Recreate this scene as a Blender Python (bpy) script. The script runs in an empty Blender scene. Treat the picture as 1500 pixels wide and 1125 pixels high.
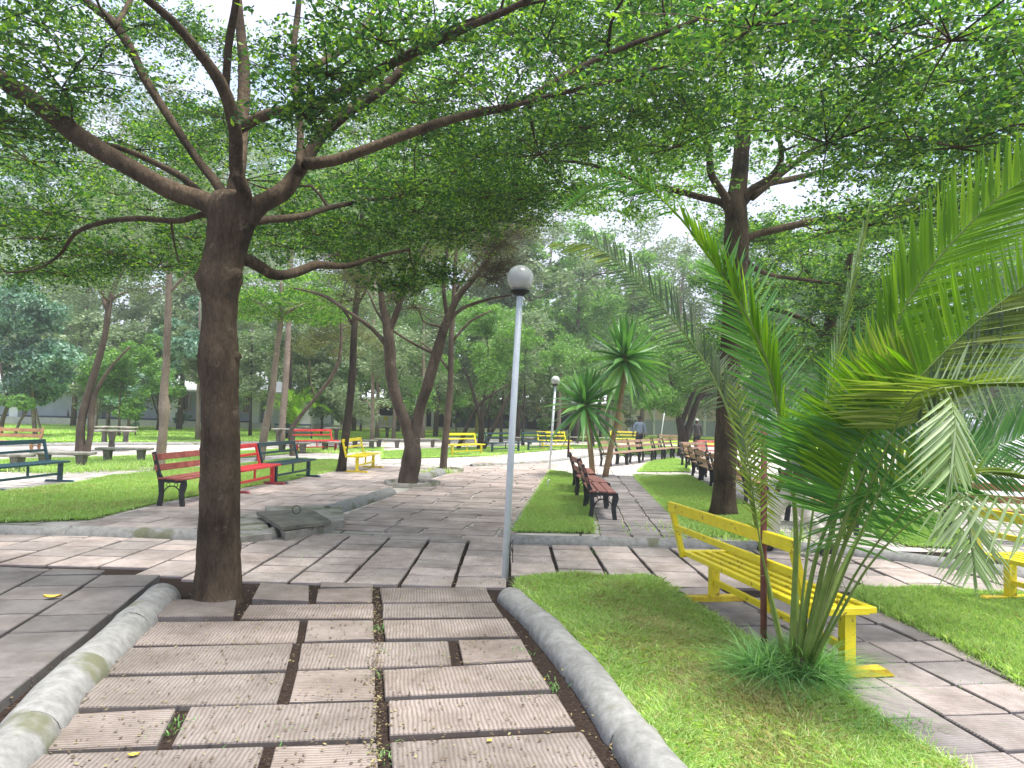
import bpy, math, random
import numpy as np
from mathutils import Vector, Matrix
PI = math.pi
sc = bpy.context.scene
COL = sc.collection
rs = np.random.RandomState(7)
# ------------------------------------------------------------------ camera
F = 1050.0; H = 1.6
ROLL = math.radians(1.5); PITCH = math.atan(47.5 / F)
RM = Matrix.Rotation(PI/2 + PITCH, 3, 'X') @ Matrix.Rotation(ROLL, 3, 'Z')
cd = bpy.data.cameras.new('camera'); cam = bpy.data.objects.new('camera', cd); COL.objects.link(cam)
cd.sensor_width = 36; cd.lens = 36 * F / 1500; cd.clip_start = 0.05; cd.clip_end = 2000
cam.matrix_world = Matrix.Translation((0, 0, H)) @ RM.to_4x4()
sc.camera = cam
def ray(px, py): return RM @ Vector(((px - 750) / F, -(py - 562.5) / F, -1))
def G(px, py, z=0.0):                      # ground point seen at a pixel of the survey photo
    d = ray(px, py); t = (z - H) / d.z
    return (d.x * t, d.y * t)
def P(px, py, Y):                          # point at depth Y
    d = ray(px, py); t = Y / d.y
    return np.array((d.x * t, Y, H + d.z * t))
# ------------------------------------------------------------------ materials
def mat(name, col=(.5,.5,.5), rough=.8, metal=0., spec=.3, col2=None, nscale=3., bump=0., bscale=30., detail=4., coord='Object', bdist=.01, sheen=0.):
    m = bpy.data.materials.new(name); m.use_nodes = True
    nt = m.node_tree; N = nt.nodes; L = nt.links
    b = N['Principled BSDF']
    b.inputs['Base Color'].default_value = (*col, 1); b.inputs['Roughness'].default_value = rough
    b.inputs['Metallic'].default_value = metal; b.inputs['Specular IOR Level'].default_value = spec
    if col2 is not None or bump:
        tc = N.new('ShaderNodeTexCoord')
    if col2 is not None:
        n = N.new('ShaderNodeTexNoise'); n.inputs['Scale'].default_value = nscale; n.inputs['Detail'].default_value = detail + 2
        n.inputs['Roughness'].default_value = .65
        r = N.new('ShaderNodeValToRGB'); r.color_ramp.elements[0].position = .35; r.color_ramp.elements[1].position = .68
        r.color_ramp.elements[0].color = (*col, 1); r.color_ramp.elements[1].color = (*col2, 1)
        L.new(tc.outputs[coord], n.inputs['Vector']); L.new(n.outputs['Fac'], r.inputs['Fac']); L.new(r.outputs['Color'], b.inputs['Base Color'])
    if bump:
        n2 = N.new('ShaderNodeTexNoise'); n2.inputs['Scale'].default_value = bscale; n2.inputs['Detail'].default_value = 5
        bp = N.new('ShaderNodeBump'); bp.inputs['Strength'].default_value = bump; bp.inputs['Distance'].default_value = bdist
        L.new(tc.outputs[coord], n2.inputs['Vector']); L.new(n2.outputs['Fac'], bp.inputs['Height']); L.new(bp.outputs['Normal'], b.inputs['Normal'])
    return m
def leafmat(name, c1, c2, c3=None, rough=.45, trans=.35, tcol=None, spec=.4):
    m = bpy.data.materials.new(name); m.use_nodes = True
    nt = m.node_tree; N = nt.nodes; L = nt.links
    b = N['Principled BSDF']; b.inputs['Roughness'].default_value = rough; b.inputs['Specular IOR Level'].default_value = spec
    g = N.new('ShaderNodeNewGeometry'); r = N.new('ShaderNodeValToRGB'); e = r.color_ramp.elements
    e[0].color = (*c1, 1); e[1].color = (*(c3 or c2), 1)
    if c3:
        k = e.new(.6); k.color = (*c2, 1)
    L.new(g.outputs['Random Per Island'], r.inputs['Fac']); L.new(r.outputs['Color'], b.inputs['Base Color'])
    t = N.new('ShaderNodeBsdfTranslucent'); mx = N.new('ShaderNodeMixShader'); mx.inputs['Fac'].default_value = trans
    mul = N.new('ShaderNodeMix'); mul.data_type = 'RGBA'; mul.blend_type = 'MULTIPLY'; mul.inputs[0].default_value = 1
    L.new(r.outputs['Color'], mul.inputs[6]); mul.inputs[7].default_value = (*(tcol or (1.9, 2.1, .7)), 1)
    L.new(mul.outputs[2], t.inputs['Color']); L.new(b.outputs[0], mx.inputs[1]); L.new(t.outputs[0], mx.inputs[2])
    L.new(mx.outputs[0], N['Material Output'].inputs['Surface'])
    return m
def barkmat(name, c1, c2, vs=6., bump=.6):
    m = mat(name, c1, .9, spec=.15)
    N = m.node_tree.nodes; L = m.node_tree.links; b = N['Principled BSDF']
    tc = N.new('ShaderNodeTexCoord'); mp = N.new('ShaderNodeMapping'); mp.inputs['Scale'].default_value = (1, 1, .28)
    n = N.new('ShaderNodeTexNoise'); n.inputs['Scale'].default_value = vs * 1.5; n.inputs['Detail'].default_value = 8; n.inputs['Roughness'].default_value = .7
    n3 = N.new('ShaderNodeTexNoise'); n3.inputs['Scale'].default_value = 2.2; n3.inputs['Detail'].default_value = 3
    r = N.new('ShaderNodeValToRGB'); r.color_ramp.elements[0].position = .32; r.color_ramp.elements[1].position = .7
    r.color_ramp.elements[0].color = (*c1, 1); r.color_ramp.elements[1].color = (*c2, 1)
    ad = N.new('ShaderNodeMath'); ad.operation = 'ADD'; ml = N.new('ShaderNodeMath'); ml.operation = 'MULTIPLY'; ml.inputs[1].default_value = .5
    L.new(tc.outputs['Object'], mp.inputs[0]); L.new(mp.outputs[0], n.inputs['Vector']); L.new(tc.outputs['Object'], n3.inputs['Vector'])
    L.new(n.outputs['Fac'], ad.inputs[0]); L.new(n3.outputs['Fac'], ad.inputs[1]); L.new(ad.outputs[0], ml.inputs[0])
    L.new(ml.outputs[0], r.inputs['Fac'])
    mp2 = N.new('ShaderNodeMapping'); mp2.inputs['Scale'].default_value = (1, 1, .42); L.new(tc.outputs['Object'], mp2.inputs[0])
    wn = N.new('ShaderNodeTexNoise'); wn.inputs['Scale'].default_value = 9; wn.inputs['Detail'].default_value = 4; L.new(mp2.outputs[0], wn.inputs['Vector'])
    wm = N.new('ShaderNodeMix'); wm.data_type = 'RGBA'; wm.inputs[0].default_value = .12; L.new(mp2.outputs[0], wm.inputs[6]); L.new(wn.outputs['Color'], wm.inputs[7])
    vo = N.new('ShaderNodeTexVoronoi'); vo.feature = 'DISTANCE_TO_EDGE'; vo.inputs['Scale'].default_value = vs * 4; L.new(wm.outputs[2], vo.inputs['Vector'])
    cr_ = N.new('ShaderNodeValToRGB'); cr_.color_ramp.elements[0].color = (.38, .36, .34, 1); cr_.color_ramp.elements[1].position = .12; cr_.color_ramp.elements[1].color = (1, 1, 1, 1); L.new(vo.outputs['Distance'], cr_.inputs[0])
    mc = N.new('ShaderNodeMix'); mc.data_type = 'RGBA'; mc.blend_type = 'MULTIPLY'; mc.inputs[0].default_value = .42; L.new(r.outputs['Color'], mc.inputs[6]); L.new(cr_.outputs[0], mc.inputs[7])
    li = N.new('ShaderNodeTexNoise'); li.inputs['Scale'].default_value = 5.5; li.inputs['Detail'].default_value = 8; li.inputs['Roughness'].default_value = .75; L.new(tc.outputs['Object'], li.inputs['Vector'])
    lr = N.new('ShaderNodeValToRGB'); lr.color_ramp.elements[0].position = .60; lr.color_ramp.elements[1].position = .66; lr.color_ramp.elements[1].color = (.6, .6, .6, 1); L.new(li.outputs['Fac'], lr.inputs[0])
    ml2 = N.new('ShaderNodeMix'); ml2.data_type = 'RGBA'; ml2.inputs[7].default_value = (*[min(1, k * 1.25 + .03) for k in c2], 1); L.new(lr.outputs[0], ml2.inputs[0]); L.new(mc.outputs[2], ml2.inputs[6]); L.new(ml2.outputs[2], b.inputs['Base Color'])
    v = N.new('ShaderNodeTexNoise'); v.inputs['Scale'].default_value = vs * 5; v.inputs['Detail'].default_value = 7
    L.new(mp.outputs[0], v.inputs['Vector'])
    bp = N.new('ShaderNodeBump'); bp.inputs['Strength'].default_value = bump; bp.inputs['Distance'].default_value = .025
    L.new(v.outputs['Fac'], bp.inputs['Height']); L.new(bp.outputs['Normal'], b.inputs['Normal'])
    return m
def slabmat(name, base, dark, ribs=1.0, ribscale=42.):
    # uv: x along the ribs' crossing direction in metres, random per slab; attribute 'var' = random tone per slab
    m = mat(name, base, .9, spec=.15)
    N = m.node_tree.nodes; L = m.node_tree.links; b = N['Principled BSDF']
    uv = N.new('ShaderNodeUVMap'); uv.uv_map = 'UVMap'
    w = N.new('ShaderNodeTexWave'); w.inputs['Scale'].default_value = ribscale / 6.283 * 2; w.inputs['Distortion'].default_value = 4.2
    w.inputs['Detail'].default_value = 2.5; w.inputs['Detail Scale'].default_value = .45
    L.new(uv.outputs[0], w.inputs['Vector'])
    n = N.new('ShaderNodeTexNoise'); n.inputs['Scale'].default_value = 5; n.inputs['Detail'].default_value = 9; n.inputs['Roughness'].default_value = .7
    L.new(uv.outputs[0], n.inputs['Vector'])
    at = N.new('ShaderNodeAttribute'); at.attribute_name = 'var'
    r = N.new('ShaderNodeValToRGB'); r.color_ramp.elements[0].position = .3; r.color_ramp.elements[1].position = .66
    r.color_ramp.elements[0].color = (*[c * .72 for c in base], 1); r.color_ramp.elements[1].color = (*base, 1)
    L.new(n.outputs['Fac'], r.inputs['Fac'])
    m1 = N.new('ShaderNodeMix'); m1.data_type = 'RGBA'; m1.blend_type = 'MULTIPLY'; m1.inputs[0].default_value = 1
    L.new(r.outputs['Color'], m1.inputs[6])
    vr = N.new('ShaderNodeValToRGB'); vr.color_ramp.elements[0].color = (.70, .72, .73, 1); vr.color_ramp.elements[1].color = (1.0, .97, .96, 1)
    L.new(at.outputs['Fac'], vr.inputs['Fac']); L.new(vr.outputs['Color'], m1.inputs[7])
    tcw = N.new('ShaderNodeTexCoord'); nw = N.new('ShaderNodeTexNoise'); nw.inputs['Scale'].default_value = 1.7; nw.inputs['Detail'].default_value = 7; nw.inputs['Roughness'].default_value = .7
    rw = N.new('ShaderNodeValToRGB'); rw.color_ramp.elements[0].position = .36; rw.color_ramp.elements[1].position = .6; rw.color_ramp.elements[0].color = (.66, .64, .60, 1); rw.color_ramp.elements[1].color = (1.06, 1.05, 1.03, 1)
    L.new(tcw.outputs['Object'], nw.inputs['Vector']); L.new(nw.outputs['Fac'], rw.inputs['Fac'])
    mw = N.new('ShaderNodeMix'); mw.data_type = 'RGBA'; mw.blend_type = 'MULTIPLY'; mw.inputs[0].default_value = 1; L.new(m1.outputs[2], mw.inputs[6]); L.new(rw.outputs[0], mw.inputs[7])
    m2 = N.new('ShaderNodeMix'); m2.data_type = 'RGBA'; m2.inputs[7].default_value = (*dark, 1)
    L.new(mw.outputs[2], m2.inputs[6])
    rr = N.new('ShaderNodeValToRGB'); rr.color_ramp.elements[0].position = .1; rr.color_ramp.elements[1].position = .55
    rr.color_ramp.elements[0].color = (.55 * ribs,) * 3 + (1,); rr.color_ramp.elements[1].color = (0, 0, 0, 1)
    L.new(w.outputs['Fac'], rr.inputs['Fac']); L.new(rr.outputs['Color'], m2.inputs[0])
    ns = N.new('ShaderNodeTexNoise'); ns.inputs['Scale'].default_value = 11; ns.inputs['Detail'].default_value = 10; ns.inputs['Roughness'].default_value = .8; L.new(tcw.outputs['Object'], ns.inputs['Vector'])
    rs_ = N.new('ShaderNodeValToRGB'); rs_.color_ramp.elements[0].position = .54; rs_.color_ramp.elements[1].position = .72; rs_.color_ramp.elements[1].color = (.62, .62, .62, 1); L.new(ns.outputs['Fac'], rs_.inputs[0])
    ms = N.new('ShaderNodeMix'); ms.data_type = 'RGBA'; ms.inputs[7].default_value = (*dark, 1); L.new(rs_.outputs[0], ms.inputs[0]); L.new(m2.outputs[2], ms.inputs[6])
    L.new(ms.outputs[2], b.inputs['Base Color'])
    n4 = N.new('ShaderNodeTexNoise'); n4.inputs['Scale'].default_value = 60; n4.inputs['Detail'].default_value = 4; L.new(uv.outputs[0], n4.inputs['Vector'])
    mm = N.new('ShaderNodeMath'); mm.operation = 'MULTIPLY_ADD'; mm.inputs[1].default_value = .5
    L.new(n4.outputs['Fac'], mm.inputs[0]); L.new(w.outputs['Fac'], mm.inputs[2])
    bp = N.new('ShaderNodeBump'); bp.inputs['Strength'].default_value = .55; bp.inputs['Distance'].default_value = .006
    L.new(mm.outputs[0], bp.inputs['Height']); L.new(bp.outputs['Normal'], b.inputs['Normal'])
    return m
M = {}
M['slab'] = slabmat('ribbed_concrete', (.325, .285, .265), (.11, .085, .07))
M['slab_grey'] = slabmat('grey_concrete_slab', (.25, .235, .23), (.10, .09, .09), .7, 44)
M['slab_plain'] = slabmat('plain_concrete_slab', (.58, .505, .475), (.16, .13, .12), .35, 60)  # base colour raised to make up for crown shade on the crossing path
M['soil'] = mat('dark_soil', (.016, .011, .009), 1, col2=(.045, .032, .026), nscale=40, bump=.8, bscale=60, spec=.1)
M['kerb'] = mat('pale_concrete', (.17, .17, .16), .9, col2=(.28, .28, .27), nscale=14, bump=.3, bscale=35)
M['conc'] = mat('weathered_concrete', (.20, .19, .16), .9, col2=(.38, .36, .32), nscale=5, bump=.5, bscale=30)
M['conc_dark'] = mat('dark_concrete', (.09, .085, .07), .9, col2=(.20, .19, .155), nscale=4, bump=.5, bscale=30)  # darker concrete, for seat and table legs and the manhole cover
M['bark1'] = barkmat('dark_brown_bark', (.012, .009, .006), (.145, .105, .068), 7, 1.)
M['bark2'] = barkmat('grey_brown_bark', (.05, .038, .03), (.20, .155, .12), 8)
M['bark3'] = barkmat('pale_bark', (.16, .12, .09), (.38, .31, .25), 8)
M['bark4'] = barkmat('dark_bark', (.022, .017, .013), (.09, .072, .055), 8)
M['leaf1'] = leafmat('glossy_green_leaf', (.014, .055, .026), (.045, .12, .03), (.22, .34, .04), trans=.48)
M['leaf2'] = leafmat('light_green_leaf', (.03, .10, .03), (.10, .22, .04), (.27, .40, .08), trans=.48)
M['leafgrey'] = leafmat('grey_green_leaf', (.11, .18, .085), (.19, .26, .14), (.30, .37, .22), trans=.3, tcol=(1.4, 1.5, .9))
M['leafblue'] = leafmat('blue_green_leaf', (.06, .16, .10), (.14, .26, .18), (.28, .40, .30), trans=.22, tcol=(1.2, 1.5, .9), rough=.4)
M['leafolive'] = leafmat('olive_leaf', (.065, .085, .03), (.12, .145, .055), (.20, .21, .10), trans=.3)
M['leafmid'] = leafmat('mid_green_leaf', (.06, .15, .035), (.12, .24, .06), (.21, .35, .10), trans=.35)
M['palmleaf'] = leafmat('palm_leaflet', (.09, .21, .010), (.16, .32, .015), (.26, .42, .03), trans=.4, rough=.55, spec=.25, tcol=(1.7, 1.8, .6))
M['palmdark'] = leafmat('dark_palm_leaflet', (.055, .16, .04), (.09, .23, .055), (.17, .33, .10), trans=.32, rough=.5, spec=.25)
M['palmgrey'] = leafmat('grey_palm_leaflet', (.07, .11, .06), (.12, .17, .09), (.20, .24, .14), trans=.3, rough=.4)
M['palmpale'] = leafmat('pale_palm_leaflet', (.24, .36, .13), (.34, .46, .20), (.46, .56, .32), trans=.25, rough=.4, tcol=(1.2, 1.3, .8))
M['palmolive'] = leafmat('olive_palm_leaflet', (.12, .19, .03), (.20, .27, .045), (.30, .35, .08), trans=.35, rough=.4)
M['rachis'] = mat('green_palm_stalk', (.10, .17, .03), .5, col2=(.19, .25, .06), nscale=6, spec=.4)
M['husk'] = mat('dry_palm_base', (.10, .07, .04), .9, col2=(.2, .15, .09), nscale=12, bump=.5)
M['spine'] = mat('dry_spine', (.5, .42, .28), .7)
M['grass'] = leafmat('grass_blade', (.25, .42, .10), (.40, .56, .18), (.56, .68, .33), trans=.4, rough=.5, tcol=(1.5, 1.6, .7))
M['grassdry'] = leafmat('dry_grass_blade', (.28, .34, .09), (.46, .44, .18), (.58, .50, .28), trans=.35, rough=.6, tcol=(1.2, 1.2, .8))
M['tuft'] = leafmat('tall_grass_blade', (.09, .24, .06), (.17, .36, .10), (.32, .50, .20), trans=.35, rough=.45, tcol=(1.4, 1.6, .8))
M['lawnbase'] = mat('lawn_soil', (.11, .20, .035), 1, col2=(.19, .27, .06), nscale=9, bump=.4, spec=.05)
M['lawnfar'] = mat('far_lawn', (.24, .38, .04), 1, col2=(.38, .50, .07), nscale=1.2, bump=.6, bscale=25, spec=.05, coord='Object')
M['yellow'] = mat('yellow_paint', (.70, .56, .012), .42, col2=(.82, .68, .02), nscale=9, bump=.15, bscale=40, spec=.5)
M['yellow_dirty'] = mat('dirty_yellow_paint', (.42, .28, .03), .6, col2=(.72, .58, .03), nscale=14, bump=.3, bscale=40)
M['red'] = mat('red_paint', (.50, .02, .025), .45, col2=(.66, .04, .05), nscale=8, spec=.5)
M['red_dirty'] = mat('dull_red_paint', (.20, .04, .04), .6, col2=(.34, .06, .06), nscale=10)
M['teal'] = mat('dark_teal_paint', (.008, .035, .05), .4, col2=(.015, .06, .08), nscale=8, spec=.5)
M['iron'] = mat('black_cast_iron', (.010, .012, .014), .5, col2=(.025, .028, .03), nscale=10, spec=.5)
def woodmat(name, c1, c2):
    m = mat(name, c1, .55, col2=c2, nscale=7, bump=.35, bscale=22, spec=.4)
    return m
M['wood'] = woodmat('varnished_wood', (.17, .055, .045), (.36, .15, .12))
M['wood_red'] = woodmat('red_stained_wood', (.26, .06, .045), (.48, .15, .11))
M['wood_old'] = woodmat('weathered_wood', (.17, .10, .065), (.33, .22, .15))
M['wood_tan'] = woodmat('tan_wood', (.30, .14, .08), (.45, .27, .12))
M['galv'] = mat('galvanised_steel', (.62, .68, .72), .45, .05, col2=(.74, .79, .82), nscale=6, spec=.5)
M['blackcap'] = mat('black_plastic', (.015, .016, .016), .5)
M['rust'] = mat('rusty_red_pipe', (.11, .035, .028), .7, col2=(.20, .075, .06), nscale=12, bump=.3)
M['globe'] = mat('dusty_globe', (.52, .54, .52), .25, col2=(.40, .41, .38), nscale=5, spec=.6)
M['white'] = mat('white_wall', (.70, .72, .76), .8, col2=(.80, .81, .84), nscale=1.5)
M['blueg'] = mat('pale_blue_wall', (.33, .37, .45), .8, col2=(.40, .44, .52), nscale=1.2)
M['pink'] = mat('pale_pink_wall', (.62, .54, .52), .8, col2=(.70, .63, .61), nscale=1.5)
M['beige'] = mat('beige_boards', (.55, .46, .36), .8, col2=(.68, .60, .50), nscale=2)
M['orange'] = mat('orange_boards', (.60, .38, .14), .8, col2=(.72, .50, .22), nscale=3)
M['yelfas'] = mat('yellow_fascia', (.55, .36, .03), .7, col2=(.62, .42, .05), nscale=2)
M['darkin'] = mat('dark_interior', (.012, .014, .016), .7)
M['darkblue'] = mat('dark_blue_panel', (.05, .08, .11), .6)
M['roof'] = mat('pale_metal_roof', (.62, .64, .68), .55, col2=(.72, .73, .76), nscale=1.5, spec=.4)
M['plinth'] = mat('grey_plinth', (.42, .42, .42), .9, col2=(.55, .54, .52), nscale=3)
M['winframe'] = mat('tan_window_bars', (.55, .42, .24), .7)
M['glass'] = mat('dark_window_glass', (.03, .035, .04), .12, spec=.7)
M['skin'] = mat('dark_skin', (.10, .055, .035), .5)
M['hair'] = mat('black_hair', (.01, .009, .008), .8)
M['road'] = mat('pale_asphalt', (.36, .35, .38), .9, col2=(.44, .42, .45), nscale=2, bump=.3, bscale=60)
def cloth(name, c): return mat(name, c, .9, col2=tuple(min(1, x * 1.25) for x in c), nscale=14, bump=.3, bscale=30, spec=.1)
# paved sheet with brick pattern
def pavemat():
    m = mat('far_paving', (.4, .37, .36), .9, spec=.15); N = m.node_tree.nodes; L = m.node_tree.links; b = N['Principled BSDF']
    tc = N.new('ShaderNodeTexCoord'); mp = N.new('ShaderNodeMapping'); mp.inputs['Rotation'].default_value = (0, 0, .1)
    br = N.new('ShaderNodeTexBrick'); br.inputs['Scale'].default_value = 1.0; br.inputs['Brick Width'].default_value = .9; br.inputs['Row Height'].default_value = .42
    br.inputs['Mortar Size'].default_value = .022; br.inputs['Color1'].default_value = (.58, .52, .50, 1); br.inputs['Color2'].default_value = (.48, .44, .42, 1)
    br.inputs['Mortar'].default_value = (.10, .085, .07, 1); br.inputs['Mortar Smooth'].default_value = .3
    n = N.new('ShaderNodeTexNoise'); n.inputs['Scale'].default_value = 1.3; n.inputs['Detail'].default_value = 8
    r = N.new('ShaderNodeValToRGB'); r.color_ramp.elements[0].position = .35; r.color_ramp.elements[0].color = (.62, .66, .58, 1); r.color_ramp.elements[1].position = .62; r.color_ramp.elements[1].color = (1, 1, 1, 1)
    mx = N.new('ShaderNodeMix'); mx.data_type = 'RGBA'; mx.blend_type = 'MULTIPLY'; mx.inputs[0].default_value = 1
    L.new(tc.outputs['Object'], mp.inputs[0]); L.new(mp.outputs[0], br.inputs['Vector']); L.new(tc.outputs['Object'], n.inputs['Vector'])
    L.new(n.outputs['Fac'], r.inputs[0]); L.new(br.outputs['Color'], mx.inputs[6]); L.new(r.outputs['Color'], mx.inputs[7]); L.new(mx.outputs[2], b.inputs['Base Color'])
    return m
M['pave'] = pavemat()
# moss stains on kerb: shape of their own
def add_moss(m, c=(.10, .115, .05), sc_=1.6, lo=.52, hi=.62):
    N = m.node_tree.nodes; L = m.node_tree.links; b = N['Principled BSDF']
    src = b.inputs['Base Color'].links[0].from_socket
    tc = N.new('ShaderNodeTexCoord'); n = N.new('ShaderNodeTexNoise'); n.inputs['Scale'].default_value = sc_; n.inputs['Detail'].default_value = 6
    r = N.new('ShaderNodeValToRGB'); r.color_ramp.elements[0].position = lo; r.color_ramp.elements[1].position = hi
    r.color_ramp.elements[1].color = (.85, .85, .85, 1)
    mx = N.new('ShaderNodeMix'); mx.data_type = 'RGBA'; mx.inputs[7].default_value = (*c, 1)
    L.new(tc.outputs['Object'], n.inputs['Vector']); L.new(n.outputs['Fac'], r.inputs[0]); L.new(r.outputs[0], mx.inputs[0]); L.new(src, mx.inputs[6])
    L.new(mx.outputs[2], b.inputs['Base Color'])
add_moss(M['kerb'], (.11, .115, .06), 1.9, .57, .64); add_moss(M['yellow'], (.28, .19, .03), 17, .62, .65); add_moss(M['red'], (.16, .03, .03), 9, .64, .68); add_moss(M['conc'], (.12, .13, .07), 3)
# ------------------------------------------------------------------ mesh building
class MB:
    def __init__(s): s.v = []; s.f = []; s.n = 0; s.uv = []; s.var = []
    def add(s, v, f):
        v = np.asarray(v, float).reshape(-1, 3)
        s.v.append(v); s.f += [tuple(int(i) + s.n for i in q) for q in f]; s.n += len(v)
    def box(s, c, d, rot=0., bev=0., tilt=None):
        x, y, z = [k / 2 for k in d]
        if bev:
            b = min(bev, x * .9, y * .9, z * .9); v = []
            for sz in (-1, 1):
                for (X, Y, Z) in ((x - b, y - b, z), (x, y, z - b)) if sz > 0 else ((x, y, z - b), (x - b, y - b, z)):
                    for sx, sy in ((-1, -1), (1, -1), (1, 1), (-1, 1)): v.append((sx * X, sy * Y, sz * Z))
            v = v[4:8] + v[0:4] + v[12:16] + v[8:12]
            f = [(3, 2, 1, 0)]
            for k in range(3):
                for i in range(4):
                    a = k * 4 + i; b2 = k * 4 + (i + 1) % 4; f.append((a, b2, b2 + 4, a + 4))
            f.append((12, 13, 14, 15))
        else:
            v = [(sx * x, sy * y, sz * z) for sz in (-1, 1) for sx, sy in ((-1, -1), (1, -1), (1, 1), (-1, 1))]
            f = [(3, 2, 1, 0), (4, 5, 6, 7), (0, 1, 5, 4), (1, 2, 6, 5), (2, 3, 7, 6), (3, 0, 4, 7)]
        v = np.array(v)
        if tilt is not None: v = v @ np.array(Matrix.Rotation(tilt[0], 3, tilt[1])).T
        cr, sr = math.cos(rot), math.sin(rot)
        v = v @ np.array(((cr, sr, 0), (-sr, cr, 0), (0, 0, 1)))
        s.add(v + np.array(c), f)
    def bar(s, a, b, w, h, up=(0, 0, 1)):      # rectangular bar from a to b
        a = Vector(a); b = Vector(b); t = (b - a).normalized(); u = Vector(up)
        x = t.cross(u)
        if x.length < 1e-4: x = t.cross(Vector((0, 1, 0)))
        x.normalize(); y = x.cross(t).normalized(); v = []
        for p in (a, b):
            for sx, sy in ((-1, -1), (1, -1), (1, 1), (-1, 1)): v.append(p + x * sx * w / 2 + y * sy * h / 2)
        s.add([tuple(k) for k in v], [(3, 2, 1, 0), (4, 5, 6, 7), (0, 1, 5, 4), (1, 2, 6, 5), (2, 3, 7, 6), (3, 0, 4, 7)])
    def tube(s, pts, rad, n=8, cap=True, jit=0., rng=None):
        pts = np.asarray(pts, float); rad = np.asarray(rad, float) * np.ones(len(pts))
        k = len(pts); T = np.gradient(pts, axis=0); T /= np.linalg.norm(T, axis=1)[:, None] + 1e-9
        ref = np.array((0., 0, 1)) if abs(T[0][2]) < .8 else np.array((0., 1, 0))
        a = np.cross(T[0], ref); a /= np.linalg.norm(a); V = []
        ang = np.arange(n) * 2 * PI / n
        for i in range(k):
            a = a - T[i] * a.dot(T[i]); a /= np.linalg.norm(a) + 1e-9; b = np.cross(T[i], a)
            r = rad[i] * np.ones(n)
            if jit: r = r * (1 + jit * (rng or rs).uniform(-1, 1, n))
            V.append(pts[i] + (np.cos(ang) * r)[:, None] * a + (np.sin(ang) * r)[:, None] * b)
        f = []
        for i in range(k - 1):
            for j in range(n):
                j2 = (j + 1) % n; f.append((i * n + j, i * n + j2, (i + 1) * n + j2, (i + 1) * n + j))
        if cap: f.append(tuple(range(n - 1, -1, -1))); f.append(tuple((k - 1) * n + j for j in range(n)))
        s.add(np.vstack(V), f)
    def lathe(s, c, prof, n=20):
        V = []
        for r, z in prof: V += [(c[0] + r * math.cos(j * 2 * PI / n), c[1] + r * math.sin(j * 2 * PI / n), c[2] + z) for j in range(n)]
        f = [(i * n + j, i * n + (j + 1) % n, (i + 1) * n + (j + 1) % n, (i + 1) * n + j) for i in range(len(prof) - 1) for j in range(n)]
        f += [tuple(range(n - 1, -1, -1)), tuple((len(prof) - 1) * n + j for j in range(n))]
        s.add(V, f)
    def build(s, name, m, parent=None, smooth=False):
        me = bpy.data.meshes.new(name); me.from_pydata(np.vstack(s.v).tolist(), [], s.f); me.materials.append(m); me.update()
        if smooth: me.polygons.foreach_set('use_smooth', np.ones(len(me.polygons), bool))
        o = bpy.data.objects.new(name, me); COL.objects.link(o)
        if parent: o.parent = parent
        return o
def quads(name, V, m, parent=None, k=4):       # V: (n*k,3) -> n faces with k corners, fast
    V = np.ascontiguousarray(V.reshape(-1, 3), dtype=np.float32); nv = len(V); nf = nv // k
    me = bpy.data.meshes.new(name); me.vertices.add(nv); me.vertices.foreach_set('co', V.ravel())
    me.loops.add(nv); me.loops.foreach_set('vertex_index', np.arange(nv, dtype=np.int32))
    me.polygons.add(nf); me.polygons.foreach_set('loop_start', np.arange(0, nv, k, dtype=np.int32))
    me.update(calc_edges=True); me.materials.append(m)
    o = bpy.data.objects.new(name, me); COL.objects.link(o)
    if parent: o.parent = parent
    return o
def unit(a): return a / (np.linalg.norm(a, axis=-1, keepdims=True) + 1e-9)
def empty(name, label, cat, group=None, loc=(0, 0, 0), rz=0.):
    o = bpy.data.objects.new(name, None); COL.objects.link(o); o.location = loc; o.rotation_euler = (0, 0, rz)
    o.empty_display_size = .1
    return tag(o, label, cat, group)
def tag(o, label=None, cat=None, group=None, kind=None):
    if label: o['label'] = label
    if cat: o['category'] = cat
    if group: o['group'] = group
    if kind: o['kind'] = kind
    return o
def struct(o): o['kind'] = 'structure'; return o
def copy_tree(o, parent=None):
    c = o.copy(); COL.objects.link(c)
    if parent: c.parent = parent
    for ch in list(o.children): copy_tree(ch, c)
    return c
def poly_sheet(name, pts, z, m, noise=0.):
    # slightly wobbly polygon sheet
    P2 = []
    for i in range(len(pts)):
        a = np.array(pts[i]); b = np.array(pts[(i + 1) % len(pts)]); L_ = np.linalg.norm(b - a); n = max(1, int(L_ / .25)) if noise else 1
        n = min(n, 60)
        for k in range(n): P2.append(a + (b - a) * k / n + (rs.uniform(-noise, noise, 2) if noise and k else 0))
    o = MB(); o.add([(p[0], p[1], z) for p in P2], [tuple(range(len(P2)))])
    return o.build(name, m)
def inpoly(x, y, pts):
    inside = np.zeros(len(x), bool); j = len(pts) - 1
    for i in range(len(pts)):
        xi, yi = pts[i]; xj, yj = pts[j]
        c = ((yi > y) != (yj > y)) & (x < (xj - xi) * (y - yi) / (yj - yi + 1e-12) + xi)
        inside ^= c; j = i
    return inside
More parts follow.
